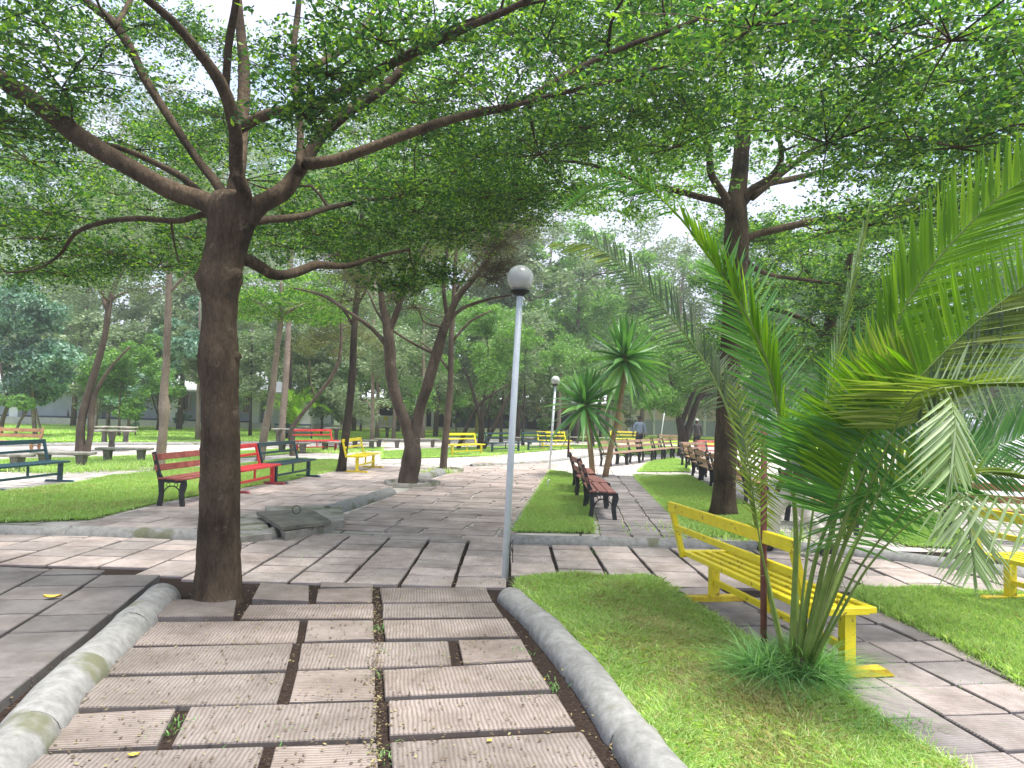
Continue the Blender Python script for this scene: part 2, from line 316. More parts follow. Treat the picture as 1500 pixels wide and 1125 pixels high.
# ------------------------------------------------------------------ paving slabs
def slabs(name, m, quadlist, ztop, th=.05, inset=.004):
    """quadlist: (4 ground corners counter-clockwise from near-left, ribdir 0|1, dz)"""
    V = []; Fc = []; UV = []; VAR = []; n = 0
    for q, rib, dz in quadlist:
        q = np.array([(p[0], p[1]) for p in q]); c = q.mean(0); zt = ztop + dz
        tl = rs.uniform(-.004, .004, 4)
        q = q + rs.uniform(-.006, .006, (4, 2))
        ins = q + unit(c - q) * inset * 1.6
        u = unit(q[1] - q[0]); w = np.array((-u[1], u[0])); off = rs.uniform(0, 50, 2); var = rs.rand()
        pts = [(*ins[i], zt + tl[i]) for i in range(4)] + [(*q[i], zt + tl[i] - .007) for i in range(4)] + [(*(q[i] + (q[i] - c) * -.01), zt - th) for i in range(4)]
        fs = [(0, 1, 2, 3)] + [(4 + i, 4 + (i + 1) % 4, (i + 1) % 4, i) for i in range(4)] + [(8 + i, 8 + (i + 1) % 4, 4 + (i + 1) % 4, 4 + i) for i in range(4)]
        V += pts
        for fi, f in enumerate(fs):
            Fc.append(tuple(k + n for k in f))
            for k in f:
                if fi > 4: UV += [off[0], off[1]]; VAR.append(0.); continue
                d = np.array(pts[k][:2]) - c; a, b = d.dot(u), d.dot(w) + (pts[k][2] - zt)
                UV += [a + off[0], b + off[1]] if rib == 0 else [b + off[0], a + off[1]]
                VAR.append(var)
        n += 12
    me = bpy.data.meshes.new(name); me.from_pydata(V, [], Fc); me.materials.append(m); me.update()
    l = me.uv_layers.new(name='UVMap'); l.data.foreach_set('uv', np.array(UV, dtype=np.float32))
    at = me.attributes.new('var', 'FLOAT', 'CORNER'); at.data.foreach_set('value', np.array(VAR, dtype=np.float32))
    o = bpy.data.objects.new(name, me); COL.objects.link(o)
    return struct(o)
def gp(*pts): return [G(*p) for p in pts]
# ground
g = MB(); g.add([(-400, -60, 0), (400, -60, 0), (400, 500, 0), (-400, 500, 0)], [(0, 1, 2, 3)])
struct(g.build('ground', M['soil']))
# near path slabs, corners TL TR BR BL in survey pixels
NP = [((240,890),(346,891),(342,915),(218,915),0,.035),((382,862),(452,866),(451,888),(370,886),1,.02),((470,857),(546,859),(546,864),(469,864),1,0),
((467,867),(546,866),(545,886),(462,886),1,0),((364,891),(546,889),(546,911),(352,912),0,0),((216,917),(438,915),(434,947),(186,951),0,0),
((452,915),(547,914),(547,942),(446,946),1,0),((178,955),(428,950),(420,988),(145,995),0,0),((442,950),(655,945),(661,981),(435,986),0,0),
((140,1000),(418,993),(406,1038),(97,1045),0,0),((436,990),(548,987),(548,1032),(425,1034),1,0),((94,1054),(258,1047),(230,1101),(34,1110),1,0),
((280,1043),(550,1037),(551,1088),(253,1100),0,0),((20,1117),(384,1103),(370,1160),(-20,1172),0,0),((404,1103),(551,1097),(552,1150),(390,1158),1,0),
((556,866),(712,865),(722,886),(559,887),0,0),((560,890),(724,889),(738,909),(561,911),0,0),((561,915),(742,912),(760,937),(565,942),0,0),
((672,945),(764,942),(780,971),(679,978),1,0),((562,988),(782,977),(808,1016),(565,1027),0,0),((569,1036),(814,1023),(843,1071),(572,1086),0,0),
((572,1096),(852,1080),(890,1140),(575,1158),0,0),((-30,1185),(330,1172),(310,1245),(-90,1260),0,0),((352,1170),(552,1163),(556,1235),(335,1242),1,0),((577,1168),(896,1150),(935,1215),(580,1238),0,0)]
ql = []
for tl_, tr_, br_, bl_, rib, dz in NP:
    ql.append((gp(bl_, br_, tr_, tl_), rib, dz))
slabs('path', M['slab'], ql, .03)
# generic rows of slabs in a rotated strip
def strip(org, dirv, w, length, row, lens, gap, ribs=.5, keep=None, zt=.03, jrow=.012):
    d = np.array(dirv, float); d /= np.linalg.norm(d); u = np.array((d[1], -d[0])); org = np.array(org, float); out = []; t = 0.
    while t < length:
        r = row * rs.uniform(.9, 1.1); x = 0.
        while x < w - .08:
            l = lens[rs.randint(len(lens))] * rs.uniform(.97, 1.03); l = min(l, w - x)
            if w - x - l < .2: l = w - x
            c = [org + u * (x + gap / 2) + d * (t + jrow), org + u * (x + l - gap / 2) + d * (t + jrow), org + u * (x + l - gap / 2) + d * (t + r - jrow), org + u * (x + gap / 2) + d * (t + r - jrow)]
            if keep is None or all(keep(p) for p in c): out.append((c, 0 if l > .7 or rs.rand() < .4 else 1, rs.uniform(-.004, .006)))
            x += l
        t += r
    return out
def kerbY(x): return np.interp(x, [-20, -3.2, -2.8, .0, 2.4, 4.3, 5.6, 9], [9.1, 9.08, 9.25, 9.18, 9.2, 8.95, 8.3, 6.8])
# crossing path: straight columns along Y
ql = []; x = -16.
while x < 12:
    w = .50 * rs.uniform(.97, 1.03)
    xc = x + w / 2
    y0 = 7.1 if xc < -3.45 else 6.78 if xc < -3 else 6.66 if xc < .05 else 7.2 if xc < 1.4 else 6.9 if xc < 3.3 else 7.0
    y = y0; y1 = kerbY(xc) - .06
    if -2.75 < xc < -.05: y1 = 9.3
    gapx = .02 if xc > -2 else .018
    while y < y1 - .12:
        l = [.36, .44, .52, .66][rs.randint(4)] * rs.uniform(.95, 1.05); l = min(l, y1 - y)
        if y1 - y - l < .15: l = y1 - y
        if True:
            ql.append(([(x + gapx + rs.uniform(-.006, .006), y + .017), (x + w - gapx, y + .017), (x + w - gapx, y + l - .017), (x + gapx, y + l - .017)], 0 if l < .45 else 1, rs.uniform(-.003, .004)))
        y += l
    x += w
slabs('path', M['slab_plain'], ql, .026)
# main path going on
dm = (.105, 1)
ql = strip((-2.72, 9.3), dm, 2.78, 15.5, .40, [1.0, 1.05, .5], .05, jrow=.017)
M['slab_path'] = slabmat('brightened_pinkish_slab', (.60, .51, .48), (.15, .12, .10), .8, 42)  # pinkish, and lightened in colour to offset the shade under the crowns
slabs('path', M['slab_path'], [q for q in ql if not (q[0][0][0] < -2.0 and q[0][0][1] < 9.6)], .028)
# raised slabs on the left of the kerb
ea, eb = np.array(G(16, 1014, .07)), np.array(G(238, 838, .07)); d = unit(eb - ea); u = np.array((-d[1], d[0])); o0 = eb - d * 6.0
ql = []
for i in range(11):
    t = rs.uniform(-.3, 0)
    while True:
        l = .43 * rs.uniform(.95, 1.05); a = .52 * i
        top = 6.0 + .16 * 0 + (a * .24)          # cut parallel to the cross path
        l2 = min(l, top - t)
        if l2 < .12: break
        ql.append(([o0 + u * (a + .492) + d * (t + .011), o0 + u * a + d * (t + .011), o0 + u * a + d * (t + l2 - .006 ), o0 + u * (a + .492) + d * (t + l2 - .006 + (.12 if l2 < l else 0))], 1, rs.uniform(-.003, .003))); t += l2
        if l2 < l: break
slabs('path', M['slab_grey'], ql, .07, .09)
# plank path between lawns
M['slab_plank'] = slabmat('mauve_grey_slab', (.44, .40, .40), (.10, .09, .09), .3, 44)
slabs('path', M['slab_plank'], strip((1.22, 9.55), (.088, 1), 1.27, 10.6, .29, [.42], .03), .035)
# yellow bench path
edgeL = [(1.30, 7.15), (1.74, 5.16), (1.96, 4.21), (2.10, 3.45), (2.3, 2.4)]; edgeR = 3.2
def kb(p):
    ex = np.interp(-p[1], [-e[1] for e in edgeL], [e[0] for e in edgeL]); return ex - .45 < p[0] < 3.75 and p[1] < 6.92
M['slab_worn'] = slabmat('worn_slab', (.40, .36, .355), (.12, .10, .095), .45, 44)
slabs('path', M['slab_worn'], strip((.55, 7.6 - 5.6), (-.14, 1), 3.6, 5.2, .43, [.42], .02, keep=kb), .028)
slabs('path', M['slab_plain'], strip((.55 + .0, 2.0), (-.14, 1), 0.01, .01, .43, [.42], .02), .028) if False else None
# left paved strip with benches
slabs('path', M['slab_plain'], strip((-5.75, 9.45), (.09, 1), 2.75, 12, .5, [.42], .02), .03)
# far paving sheet
pv = MB(); pv.add([(-60, 9.25, .008), (60, 9.25, .008), (60, 50, .008), (-60, 50, .008)], [(0, 1, 2, 3)]); struct(pv.build('pavement', M['pave']))
rd = poly_sheet('road', [G(1425, 712), G(1440, 690), G(1480, 683), (60, 24), (60, 6), (9.5, 7.5), (9.6, 12)], .02, M['road']); struct(rd)
# ------------------------------------------------------------------ kerbs
def kerb(name, pts, r=.14, seg=.9, m='kerb', smooth_n=6, zc=.0, flat=1.):
    pts = np.array(pts, float); d = np.linalg.norm(np.diff(pts, axis=0), axis=1); s = np.r_[0, np.cumsum(d)]; L_ = s[-1]
    mb = MB(); ns = max(1, round(L_ / seg)); nA = 13
    for k in range(ns):
        a, b = k * L_ / ns, (k + 1) * L_ / ns; rr = r * rs.uniform(.96, 1.04); jz = rs.uniform(-.006, .006); jx = rs.uniform(-.01, .01)
        ts = [0, .012, .05, .25, .5, .75, .95, .988, 1.]; sc2 = [.90, .965, 1.04, 1, .99, 1, 1.04, .965, .90]
        V = []
        for t, q in zip(ts, sc2):
            ss = a + (b - a) * t; c = np.array((np.interp(ss, s, pts[:, 0]), np.interp(ss, s, pts[:, 1]))); c2 = np.array((np.interp(min(ss + .02, L_), s, pts[:, 0]), np.interp(min(ss + .02, L_), s, pts[:, 1]))); c1 = np.array((np.interp(max(ss - .02, 0), s, pts[:, 0]), np.interp(max(ss - .02, 0), s, pts[:, 1])))
            dd = unit(c2 - c1); nn = np.array((-dd[1], dd[0]))
            for j in range(nA):
                an = PI * j / (nA - 1); wob = 1 + rs.uniform(-.006, .006)
                V.append((c[0] + nn[0] * (math.cos(an) * rr * q * wob + jx), c[1] + nn[1] * (math.cos(an) * rr * q * wob + jx), zc + jz + flat * math.sin(an) * rr * q * wob - (.02 if j in (0, nA - 1) else 0)))
        f = [(i * nA + j, i * nA + j + 1, (i + 1) * nA + j + 1, (i + 1) * nA + j) for i in range(len(ts) - 1) for j in range(nA - 1)]
        f += [tuple(range(nA)), tuple(range(len(ts) * nA - 1, (len(ts) - 1) * nA - 1, -1))]
        mb.add(V, f)
    return struct(mb.build(name, M[m], smooth=True))
kerb('kerb', [(-2.02, 1.8)] + [G(*p, .1) for p in ((22, 1078), (80, 1003), (165, 928), (240, 862))], .145, .95)
kerb('kerb', [(1.15, 1.8)] + [G(*p, .1) for p in ((962, 1110), (872, 985), (797, 905), (745, 862))], .125, .95)
kerb('kerb', [(-14, 9.45)] + [G(*p, .06) for p in ((0, 776), (140, 779), (290, 784), (385, 786), (412, 776))], .13, .95)
kerb('kerb', [G(*p, .05) for p in ((748, 792), (880, 795), (1010, 798), (1180, 803), (1300, 815), (1450, 836))] + [(9, 7)], .12, 1.05)
kerb('kerb', [G(*p, .05) for p in ((480, 750), (572, 721))], .15, .95)
kerb('kerb', [G(*p, .05) for p in ((606, 704), (645, 692))], .16, .95)
kerb('kerb', [G(*p, .03) for p in ((750, 775), (806, 691))], .05, 1.)
kerb('kerb', [G(*p, .05) for p in ((690, 682), (790, 677), (860, 668), (900, 664))], .10, 1.)
kerb('kerb', [G(*p, .05) for p in ((905, 698), (1010, 697), (1050, 713))], .07, 1.)
kerb('kerb', [G(*p, .05) for p in ((-200, 655), (130, 651), (300, 650), (560, 646), (800, 645))], .14, 1.2)
# ------------------------------------------------------------------ lawns
def blades(x, y, z, h, w, lean, m, name, parent=None, segs=1, kind='stuff'):
    n = len(x); th = rs.uniform(0, 2 * PI, n); ph = th + PI / 2 + rs.uniform(-.5, .5, n); dx, dy = np.cos(th), np.sin(th)
    S = np.stack((np.cos(ph) * w / 2, np.sin(ph) * w / 2, 0 * x), 1)
    b = np.stack((x, y, z), 1)
    def pt(t): return b + np.stack((dx * h * lean * t ** 2, dy * h * lean * t ** 2, h * (t - .45 * lean * t * t)), 1)
    ts = [0, .35, .7, 1.]; V = []
    for a, c in zip(ts[:-1], ts[1:]):
        wa, wc = (1 - a ** 2), max(.05, 1 - c ** 2); V.append(np.stack((pt(a) - S * wa, pt(a) + S * wa, pt(c) + S * wc, pt(c) - S * wc), 1))
    o = quads(name, np.concatenate(V, 1).reshape(-1, 3), m, parent)
    # weld each blade's segments so that it is one island is not needed: random tone per piece
    if kind: tag(o, kind=kind)
    return o
def lawn(name, pts, dens, hgt, wid, dry=None, sheet=True, noise=.03, m='grass', maxn=400000, lean=.5, edge=260):
    pts = [tuple(p) for p in pts]
    if sheet: struct(poly_sheet('lawn', pts, .037, M['lawnbase'], noise))
    A = np.array(pts); lo, hi = A.min(0), A.max(0); area = np.prod(hi - lo); n = int(min(area * dens, maxn))
    x = rs.uniform(lo[0], hi[0], n); y = rs.uniform(lo[1], hi[1], n)
    k = inpoly(x, y, pts); x, y = x[k], y[k]; n = len(x)
    d = np.sqrt(x * x + y * y); keep = rs.rand(n) < np.clip((lo_d(d)), .05, 1); x, y, d = x[keep], y[keep], d[keep]; n = len(x)
    patch = .75 + .35 * np.sin(x * 3.1 + 1.7 * np.sin(y * 2.3)) * np.sin(y * 2.7 + 1.1 * np.sin(x * 4))
    h = hgt * rs.uniform(.5, 1.25, n) * patch; w = wid * rs.uniform(.7, 1.3, n)
    th = rs.uniform(0, 2 * PI, n); ln = rs.uniform(.05, lean, n) * 2
    dx, dy = np.cos(th), np.sin(th); ph = rs.uniform(0, 2 * PI, n); sx, sy = np.cos(ph) * w / 2, np.sin(ph) * w / 2
    z0 = np.full(n, .034)
    b = np.stack((x, y, z0), 1); mid = b + np.stack((dx * h * ln * .35, dy * h * ln * .35, h * .6), 1); tip = b + np.stack((dx * h * ln, dy * h * ln, h * (1 - .15 * ln)), 1)
    S = np.stack((sx, sy, np.zeros(n)), 1)
    V = np.stack((b - S, b + S, mid + S * .8, tip, mid - S * .8), 1)
    # ragged fringe along the edge
    if edge:
        ex, ey = [], []
        for i in range(len(pts)):
            a_, b_ = np.array(pts[i]), np.array(pts[(i + 1) % len(pts)]); m_ = min(int(np.linalg.norm(b_ - a_) * edge), 4000); q_ = a_ + (b_ - a_) * rs.rand(m_, 1) + rs.normal(0, .022, (m_, 2)); ex += list(q_[:, 0]); ey += list(q_[:, 1])
        ex, ey = np.array(ex), np.array(ey); m_ = len(ex); blades(ex, ey, np.full(m_, .02), hgt * rs.uniform(.6, 1.5, m_), wid * rs.uniform(.8, 1.3, m_), rs.uniform(.3, 1.3, m_), M[m], 'grass')
    if dry is not None:
        dr = dry(x, y); sel = rs.rand(n) < dr
        if sel.any(): tag(quads('dry_grass', V[sel], M['grassdry'], k=5), kind='stuff')
        V = V[~sel]
    return tag(quads('grass', V, M[m], k=5), kind='stuff')
def lo_d(d): return 1.0 / np.maximum(1, d / 4.) ** 0.0
near = gp((760,858),(850,852),(948,853),(1100,950),(1230,1030),(1380,1125)) + [(2.3,2.3),(1.12,2.3)] + gp((975,1135),(880,990),(803,905),(758,865))
drync = lambda x, y: np.clip(.10 + .55 * np.exp(-((x - 1.15) ** 2 / .10 + (y - 5.2) ** 2 / 1.2)) + .5 * np.exp(-((x - 1.35) ** 2 / .10 + (y - 3.9) ** 2 / .4)) + .25 * (np.sin(x * 7 + np.sin(y * 5)) * np.sin(y * 6) > .4), 0, .8)
lawn('grass', near, 26000, .085, .0075, drync, lean=.8)
lawn('grass', gp((1252,884),(1262,868),(1400,871)) + [(6.2, 6.5), (6.6, 3.0), (3.25, 3.0)] + gp((1500,1012),(1400,952),(1300,906)), 18000, .08, .0075, lambda x, y: .08 + 0 * x)
LA = gp((752,781),(868,783),(858,700),(806,691)); lawn('grass', LA, 8000, .06, .009, lambda x, y: .10 + .12 * (np.sin(x * 5 + y * 2) > .3))
LB = gp((928,698),(1007,698),(1045,717),(1110,754),(1150,792),(1012,787)); lawn('grass', LB, 5000, .06, .010, lambda x, y: .10 + .12 * (np.sin(x * 3 + y * 2) > .3))
lawn('grass', gp((1280,755),(1390,755),(1420,806),(1330,802),(1285,785)), 7000, .05, .009)
lawn('grass', gp((935,692),(1008,692),(1012,680),(985,671),(950,679)), 2500, .06, .014)
LL = [(-14, 9.7)] + gp((0,767),(130,763),(235,737),(352,716),(420,706),(500,689),(503,676),(430,674),(360,681),(230,693),(160,700),(110,711),(0,724)) + [(-14, 12.2)]
lawn('grass', LL, 4200, .065, .013, lambda x, y: .10 + .25 * (np.sin(x * 1.7 + np.sin(y * 2)) * np.sin(y * 1.3) > .35))
lawn('grass', [(-30, 17)] + gp((0,692),(150,684),(250,684),(345,672),(440,664),(560,661),(560,657),(440,658),(250,668),(130,672),(0,676)) + [(-30, 20.5)], 900, .07, .022)
lawn('grass', gp((560,673),(650,671),(700,669),(760,664),(830,658),(905,656),(905,652),(760,655),(650,658),(560,663)), 800, .07, .025)
lawn('grass', gp((905,668),(1000,664),(1000,655),(905,655)), 700, .07, .025)
far_l = [(-90, 31)] + gp((0,650),(300,650),(560,645),(800,644),(900,646),(1000,652)) + [(40, 40), (60, 100), (-90, 100)]
struct(poly_sheet('lawn', far_l, .02, M['lawnfar']))
lawn('grass', [(-36, 31.5)] + gp((10,649),(300,649),(560,644),(800,643),(900,645)) + [(12, 60), (-36, 55)], 110, .10, .06, sheet=False)
# weeds in the joints: sparse small tufts
wx, wy = [], []
for (px, py, s, n) in ((650,828,.25,60),(440,820,.12,40),(878,812,.12,50),(858,835,.15,40),(350,790,.2,60),(80,785,.3,80),(545,995,.05,40),(556,925,.05,40),(556,960,.05,30),(250,1075,.08,60),(410,1080,.1,40),(760,960,.06,40),(800,1010,.06,40),(560,1110,.06,40),(590,1000,.5,40),(1300,1010,.4,40),(1230,960,.3,40),(640,712,.25,60),(600,716,.35,80)):
    c = G(px, py); wx += list(rs.normal(c[0], s, n)); wy += list(rs.normal(c[1], s, n))
wx = np.array(wx); wy = np.array(wy); n = len(wx)
blades(wx, wy, np.full(n, .01), rs.uniform(.02, .05, n), rs.uniform(.004, .01, n), rs.uniform(.3, 1.2, n), M['tuft'], 'weeds')
# litter: specks and fragments on the slabs and in the joints
n = 7000; lx = rs.uniform(-2.7, .9, n); ly = 2.6 + rs.rand(n) ** 1.3 * 6.6; k = rs.rand(n) < .15
jx = np.where(k, -.62 - (ly - 3.6) * .19 + rs.normal(0, .022, n), lx); k2 = k & (ly > 6.5); jx = np.where(k2, rs.uniform(-2.7, .9, n), jx)
c = np.stack((jx, ly, np.full(n, .040)), 1); s = rs.uniform(.004, .014, n)[:, None]; a = rs.uniform(0, 2 * PI, n)
e1 = np.stack((np.cos(a), np.sin(a), rs.uniform(-.3, .3, n)), 1) * s; e2 = np.stack((-np.sin(a), np.cos(a), rs.uniform(-.3, .3, n)), 1) * s * .5
lit = np.stack((c - e1, c - e2, c + e1, c + e2), 1); lm = leafmat('leaf_litter', (.05, .035, .025), (.12, .085, .05), (.30, .26, .12), trans=.1)
tag(quads('litter', lit, lm), kind='stuff')
# ------------------------------------------------------------------ fallen leaves
def fallen(px, py, z, s, rot, label, col='dryleaf'):
    if 'dryleaf' not in M: M['dryleaf'] = mat('yellow_fallen_leaf', (.75, .45, .04), .6, col2=(.85, .6, .12), nscale=30)
    x, y = G(px, py, z); mb = MB(); V = []; nn = 7
    for i in range(nn):
        t = i / (nn - 1); w = .32 * math.sin(PI * min(1, t * 1.02 + .02)) ** .8; zz = .12 * (t - .5) ** 2 * 4
        V += [(t - .5, -w, zz * .9 + .12), (t - .5, 0, zz * .6), (t - .5, w, zz + .1)]
    V = np.array(V) * s; cr, sr = math.cos(rot), math.sin(rot); V = V @ np.array(((cr, sr, 0), (-sr, cr, 0), (0, 0, 1)))
    f = [(i * 3 + j, i * 3 + j + 1, i * 3 + j + 4, i * 3 + j + 3) for i in range(nn - 1) for j in (0, 1)]
    mb.add(V + np.array((0, 0, 0)), f); o = mb.build('fallen_leaf', M['dryleaf'], smooth=True); o.location = (x, y, z + .002)
    tag(o, label, 'leaf', 'fallen yellow leaves')
fallen(77, 876, .075, .13, .3, 'yellow fallen leaf lying on the raised grey slabs left of the kerb')
fallen(172, 943, .04, .10, -.4, 'yellow fallen leaf against the foot of the left mossy kerb')
fallen(196, 1107, .035, .05, .4, 'small pale fallen leaf on the slab at the lower left')
fallen(717, 1086, .035, .035, 1., 'tiny orange fallen leaf on the ribbed slab nearest the camera')
fallen(796, 997, .01, .035, .7, 'small yellow fallen leaf in the soil by the right kerb')
# ------------------------------------------------------------------ trees
def smooth_path(pts, n):
    pts = np.asarray(pts, float); s = np.r_[0, np.cumsum(np.linalg.norm(np.diff(pts[:, :3], axis=0), axis=1))]
    if len(pts) > 2:
        out = []
        t = np.linspace(0, s[-1], n); k = len(pts)
        m = np.gradient(pts, s, axis=0)
        for q in t:
            i = min(k - 2, max(0, np.searchsorted(s, q, 'right') - 1)); h = s[i + 1] - s[i]; u = (q - s[i]) / h
            out.append((2 * u**3 - 3 * u**2 + 1) * pts[i] + (u**3 - 2 * u**2 + u) * h * m[i] + (-2 * u**3 + 3 * u**2) * pts[i + 1] + (u**3 - u**2) * h * m[i + 1])
        return np.array(out)
    return np.array([pts[0] + (pts[1] - pts[0]) * u for u in np.linspace(0, 1, n)])
def leafquads(C, rng, L0, W0, up=.6, droop=0., six=False):
    n = len(C); d = rng.normal(size=(n, 3)); d[:, 2] = d[:, 2] * .5 - droop; d = unit(d)
    nrm = rng.normal(size=(n, 3)) * (1 - up); nrm[:, 2] += up; s = unit(np.cross(d, nrm)); L = (L0 * rng.uniform(.6, 1.25, n))[:, None]; W = (W0 * rng.uniform(.7, 1.2, n))[:, None] / 2
    base = C - d * L * .5
    return np.stack((base, base + d * L * .6 + s * W, base + d * L, base + d * L * .6 - s * W), 1)
class Tree:
    def __init__(s, name, label, bark, seed, base_px, group=None, Y=None, cat='tree'):
        s.rng = np.random.RandomState(seed); x, y = G(*base_px) if base_px else (0, 1)
        s.Y = y if Y is None else Y; s.x = x; s.root = empty(name, label, cat, group, (x, s.Y, 0)); s.mb = MB(); s.nodes = []; s.bark = bark; s.ppm = F / s.Y
        s.o = np.array((x, s.Y, 0.))
    def path(s, pts, nside=10, sub=4, jit=.05, ws=1.):
        nside = max(nside, 9)   # pts (px,py,width px at trunk depth,dY)
        A = []
        for p in pts:
            dy = p[3] if len(p) > 3 else 0
            q = P(p[0], p[1], s.Y + dy); A.append((*q, p[2] * ws / 2 * (s.Y + dy) / F))
        s.path3(A, nside, sub, jit)
    def path3(s, A, nside=8, sub=4, jit=.05, node=True):
        A = smooth_path(np.array(A), max(3, (len(A) - 1) * sub + 1)); pts = A[:, :3]; r = np.maximum(A[:, 3], .004)
        s.mb.tube(pts - s.o, r, nside, jit=jit, rng=s.rng)
        if node:
            for p, q in zip(pts, r): s.nodes.append((*p, q))
    def attach(s, C, rmin=.006, rmax=.05, sag=.1, rise=.0, nside=5, pen=.35, minz=None, thick=.012):
        """branch out to every centre from the nearest node, growing outward from the trunk"""
        N0 = [n for n in s.nodes if minz is None or n[2] > minz]; N = np.array(N0)
        c0 = np.array((s.o[0], s.o[1]));
        order = np.argsort(np.linalg.norm(C - np.array((c0[0], c0[1], N[:, 2].mean())), axis=1))
        for i in order:
            c = C[i]; dd = np.linalg.norm(N[:, :3] - c, axis=1); rc = np.linalg.norm(c[:2] - c0); rn = np.linalg.norm(N[:, :2] - c0, axis=1)
            cost = dd + pen * np.maximum(0, rn - rc) * 3 + np.maximum(0, N[:, 2] - c[2]) * .6; j = int(np.argmin(cost)); a = N[j]; L = dd[j]
            if L < .05: continue
            r0 = min(a[3] * .7, rmax, thick * L + rmin * 1.5); m1 = a[:3] + (c - a[:3]) * .35 + s.rng.normal(size=3) * L * .07 + np.array((0, 0, sag * L)); m2 = a[:3] + (c - a[:3]) * .7 + s.rng.normal(size=3) * L * .06 + np.array((0, 0, sag * L * .8))
            pts = smooth_path(np.array([(*a[:3], r0), (*m1, r0 * .8), (*m2, r0 * .6), (*c, rmin)]), 8)
            s.mb.tube(pts[:, :3] - s.o, pts[:, 3], nside, cap=False)
            N = np.vstack((N, pts[2:]))
        s.N = N
    def twigs(s, C, per, length, r=.004, flat=.3):
        n = len(C); out = []; V = []
        for c in C:
            for k in range(per):
                d = s.rng.normal(size=3); d[2] = d[2] * flat; d = unit(d); e = c + d * length * s.rng.uniform(.5, 1.1); e[2] += s.rng.uniform(-.05, .1) * length
                s.mb.tube(np.array((c, (c + e) / 2 + s.rng.normal(size=3) * .05 * length, e)) - s.o, (r * 1.6, r * 1.2, r * .6), 3, cap=False); out.append((c, e))
        return out
    def finish(s, leaves=None, lm='leaf1', name='crown'):
        s.mb.build('trunk', s.bark, s.root, smooth=True)
        if leaves is not None and len(leaves):
            quads(name, leaves - s.o, M[lm], s.root)
        return s.root
    def padleaves(s, C, R, per, L0, W0, thick=.18, up=.6, ntw=7, droop=0.):
        """flat pads: leaf rosettes along radiating twigs"""
        out = []
        for c, r in zip(C, R):
            nt = ntw; a0 = s.rng.rand() * 6.28
            for k in range(nt):
                a = a0 + 6.283 * k / nt + s.rng.normal() * .25; rr = r * s.rng.uniform(.6, 1.15); e = c + np.array((math.cos(a) * rr, math.sin(a) * rr, s.rng.normal() * thick * .6 + .05))
                mid = (c + e) / 2 + np.array((0, 0, .05 * r))
                s.mb.tube(np.array((c, mid, e)) - s.o, (.009, .006, .003), 3, cap=False)
                m = max(3, int(per * rr / r / nt / 9)); t = s.rng.uniform(.15, 1.05, m) ** .8
                Q = c + (e - c) * t[:, None] + s.rng.normal(size=(m, 3)) * np.array((.14 * r, .14 * r, thick * .5))
                # rosettes of six
                Q = np.repeat(Q, 9, 0) + s.rng.normal(size=(m * 9, 3)) * np.array((L0 * .72, L0 * .72, L0 * .36)); out.append(Q)
        Q = np.vstack(out); return leafquads(Q, s.rng, L0, W0, up, droop)
def in_cone(p, px0, px1, py0, py1):
    """does the point fall in this window of the photo (used to keep crowns where they grow)"""
    q = RM.transposed() @ Vector((p[0], p[1], p[2] - H))
    if q.z > -.1: return False
    x = 750 + F * q.x / -q.z; y = 562.5 - F * q.y / -q.z
    return px0 < x < px1 and py0 < y < py1
# --- big tree in the left foreground
t = Tree('umbrella_tree', 'big dark tree standing in the path beside the left kerb, trunk with knobs', M['bark1'], 11, (318, 885))
t.path([(318,892,96),(318,880,80),(319,860,74),(321,800,66),(322,700,62),(323,620,59),(322,570,58),(320,535,64),(320,505,60),(322,460,54),(322,432,58),(321,412,72),(324,395,66),(330,370,66),(336,340,70),(340,305,78),(340,285,60)], 20, 3, .035, .9)
def knob(tr, px, py, dpx, dy=0, r=.07):
    c = P(px, py, tr.Y + dy); tr.mb.tube(np.array((c + np.array((dpx * -.06, 0, 0)), c, c + np.array((dpx * .05, -.01, .03)))) - tr.o, (r * 1.3, r, r * .5), 9, jit=.1, rng=tr.rng)
knob(t, 297, 408, -1, -.03, .085); knob(t, 343, 403, 1, -.05, .075); knob(t, 318, 412, 0, -.16, .06); knob(t, 300, 523, -1, 0, .06); knob(t, 343, 525, 1, 0, .055); knob(t, 318, 545, 0, -.13, .05)
t.path([(335,320,44),(305,298,32),(250,278,28),(190,245,26),(120,203,28),(60,155,26),(0,115,24),(-80,60,18),(-190,10,10)][:], 12)
for q in t.nodes: pass
def limb(tr, pts, y1, n=10):     # depth grows linearly from 0 to y1 along the limb
    k = len(pts); tr.path([(*p, y1 * (i / (k - 1)) ** 1.2) for i, p in enumerate(pts)], n, ws=.76)
limb(t, [(330,310,22),(300,290,20),(270,262,14),(230,240,12),(170,215,11),(110,205,9),(40,200,6),(-60,190,4)], 1.4)
limb(t, [(335,300,26),(318,270,20),(290,235,16),(250,175,16),(215,120,17),(185,60,18),(165,33,18),(130,5,15),(80,-30,11)], .8)
limb(t, [(168,40,10),(186,10,10),(200,-20,9)], .8)
limb(t, [(345,320,40),(360,295,30),(346,250,26),(345,195,26),(325,125,24),(290,75,20),(250,28,17),(210,-5,15),(150,-60,9)], -1.3, 12)
limb(t, [(330,130,16),(336,60,15),(346,0,14),(350,-60,10)], -.5)
limb(t, [(347,190,22),(385,170,21),(450,155,20),(490,140,20),(560,100,19),(620,70,18),(680,42,15),(750,12,13),(840,-40,8)], -1.0, 12)
limb(t, [(350,335,50),(378,302,38),(415,280,34),(438,250,28),(470,200,24),(515,160,22),(560,130,20),(605,85,17),(650,50,13),(720,20,9),(800,0,5)], .9, 12)
limb(t, [(445,240,24),(480,237,22),(520,225,21),(580,203,19),(650,178,18),(700,165,16),(750,155,15),(830,110,13),(900,75,11),(980,45,9),(1060,15,7),(1160,0,4)], 1.3, 10)
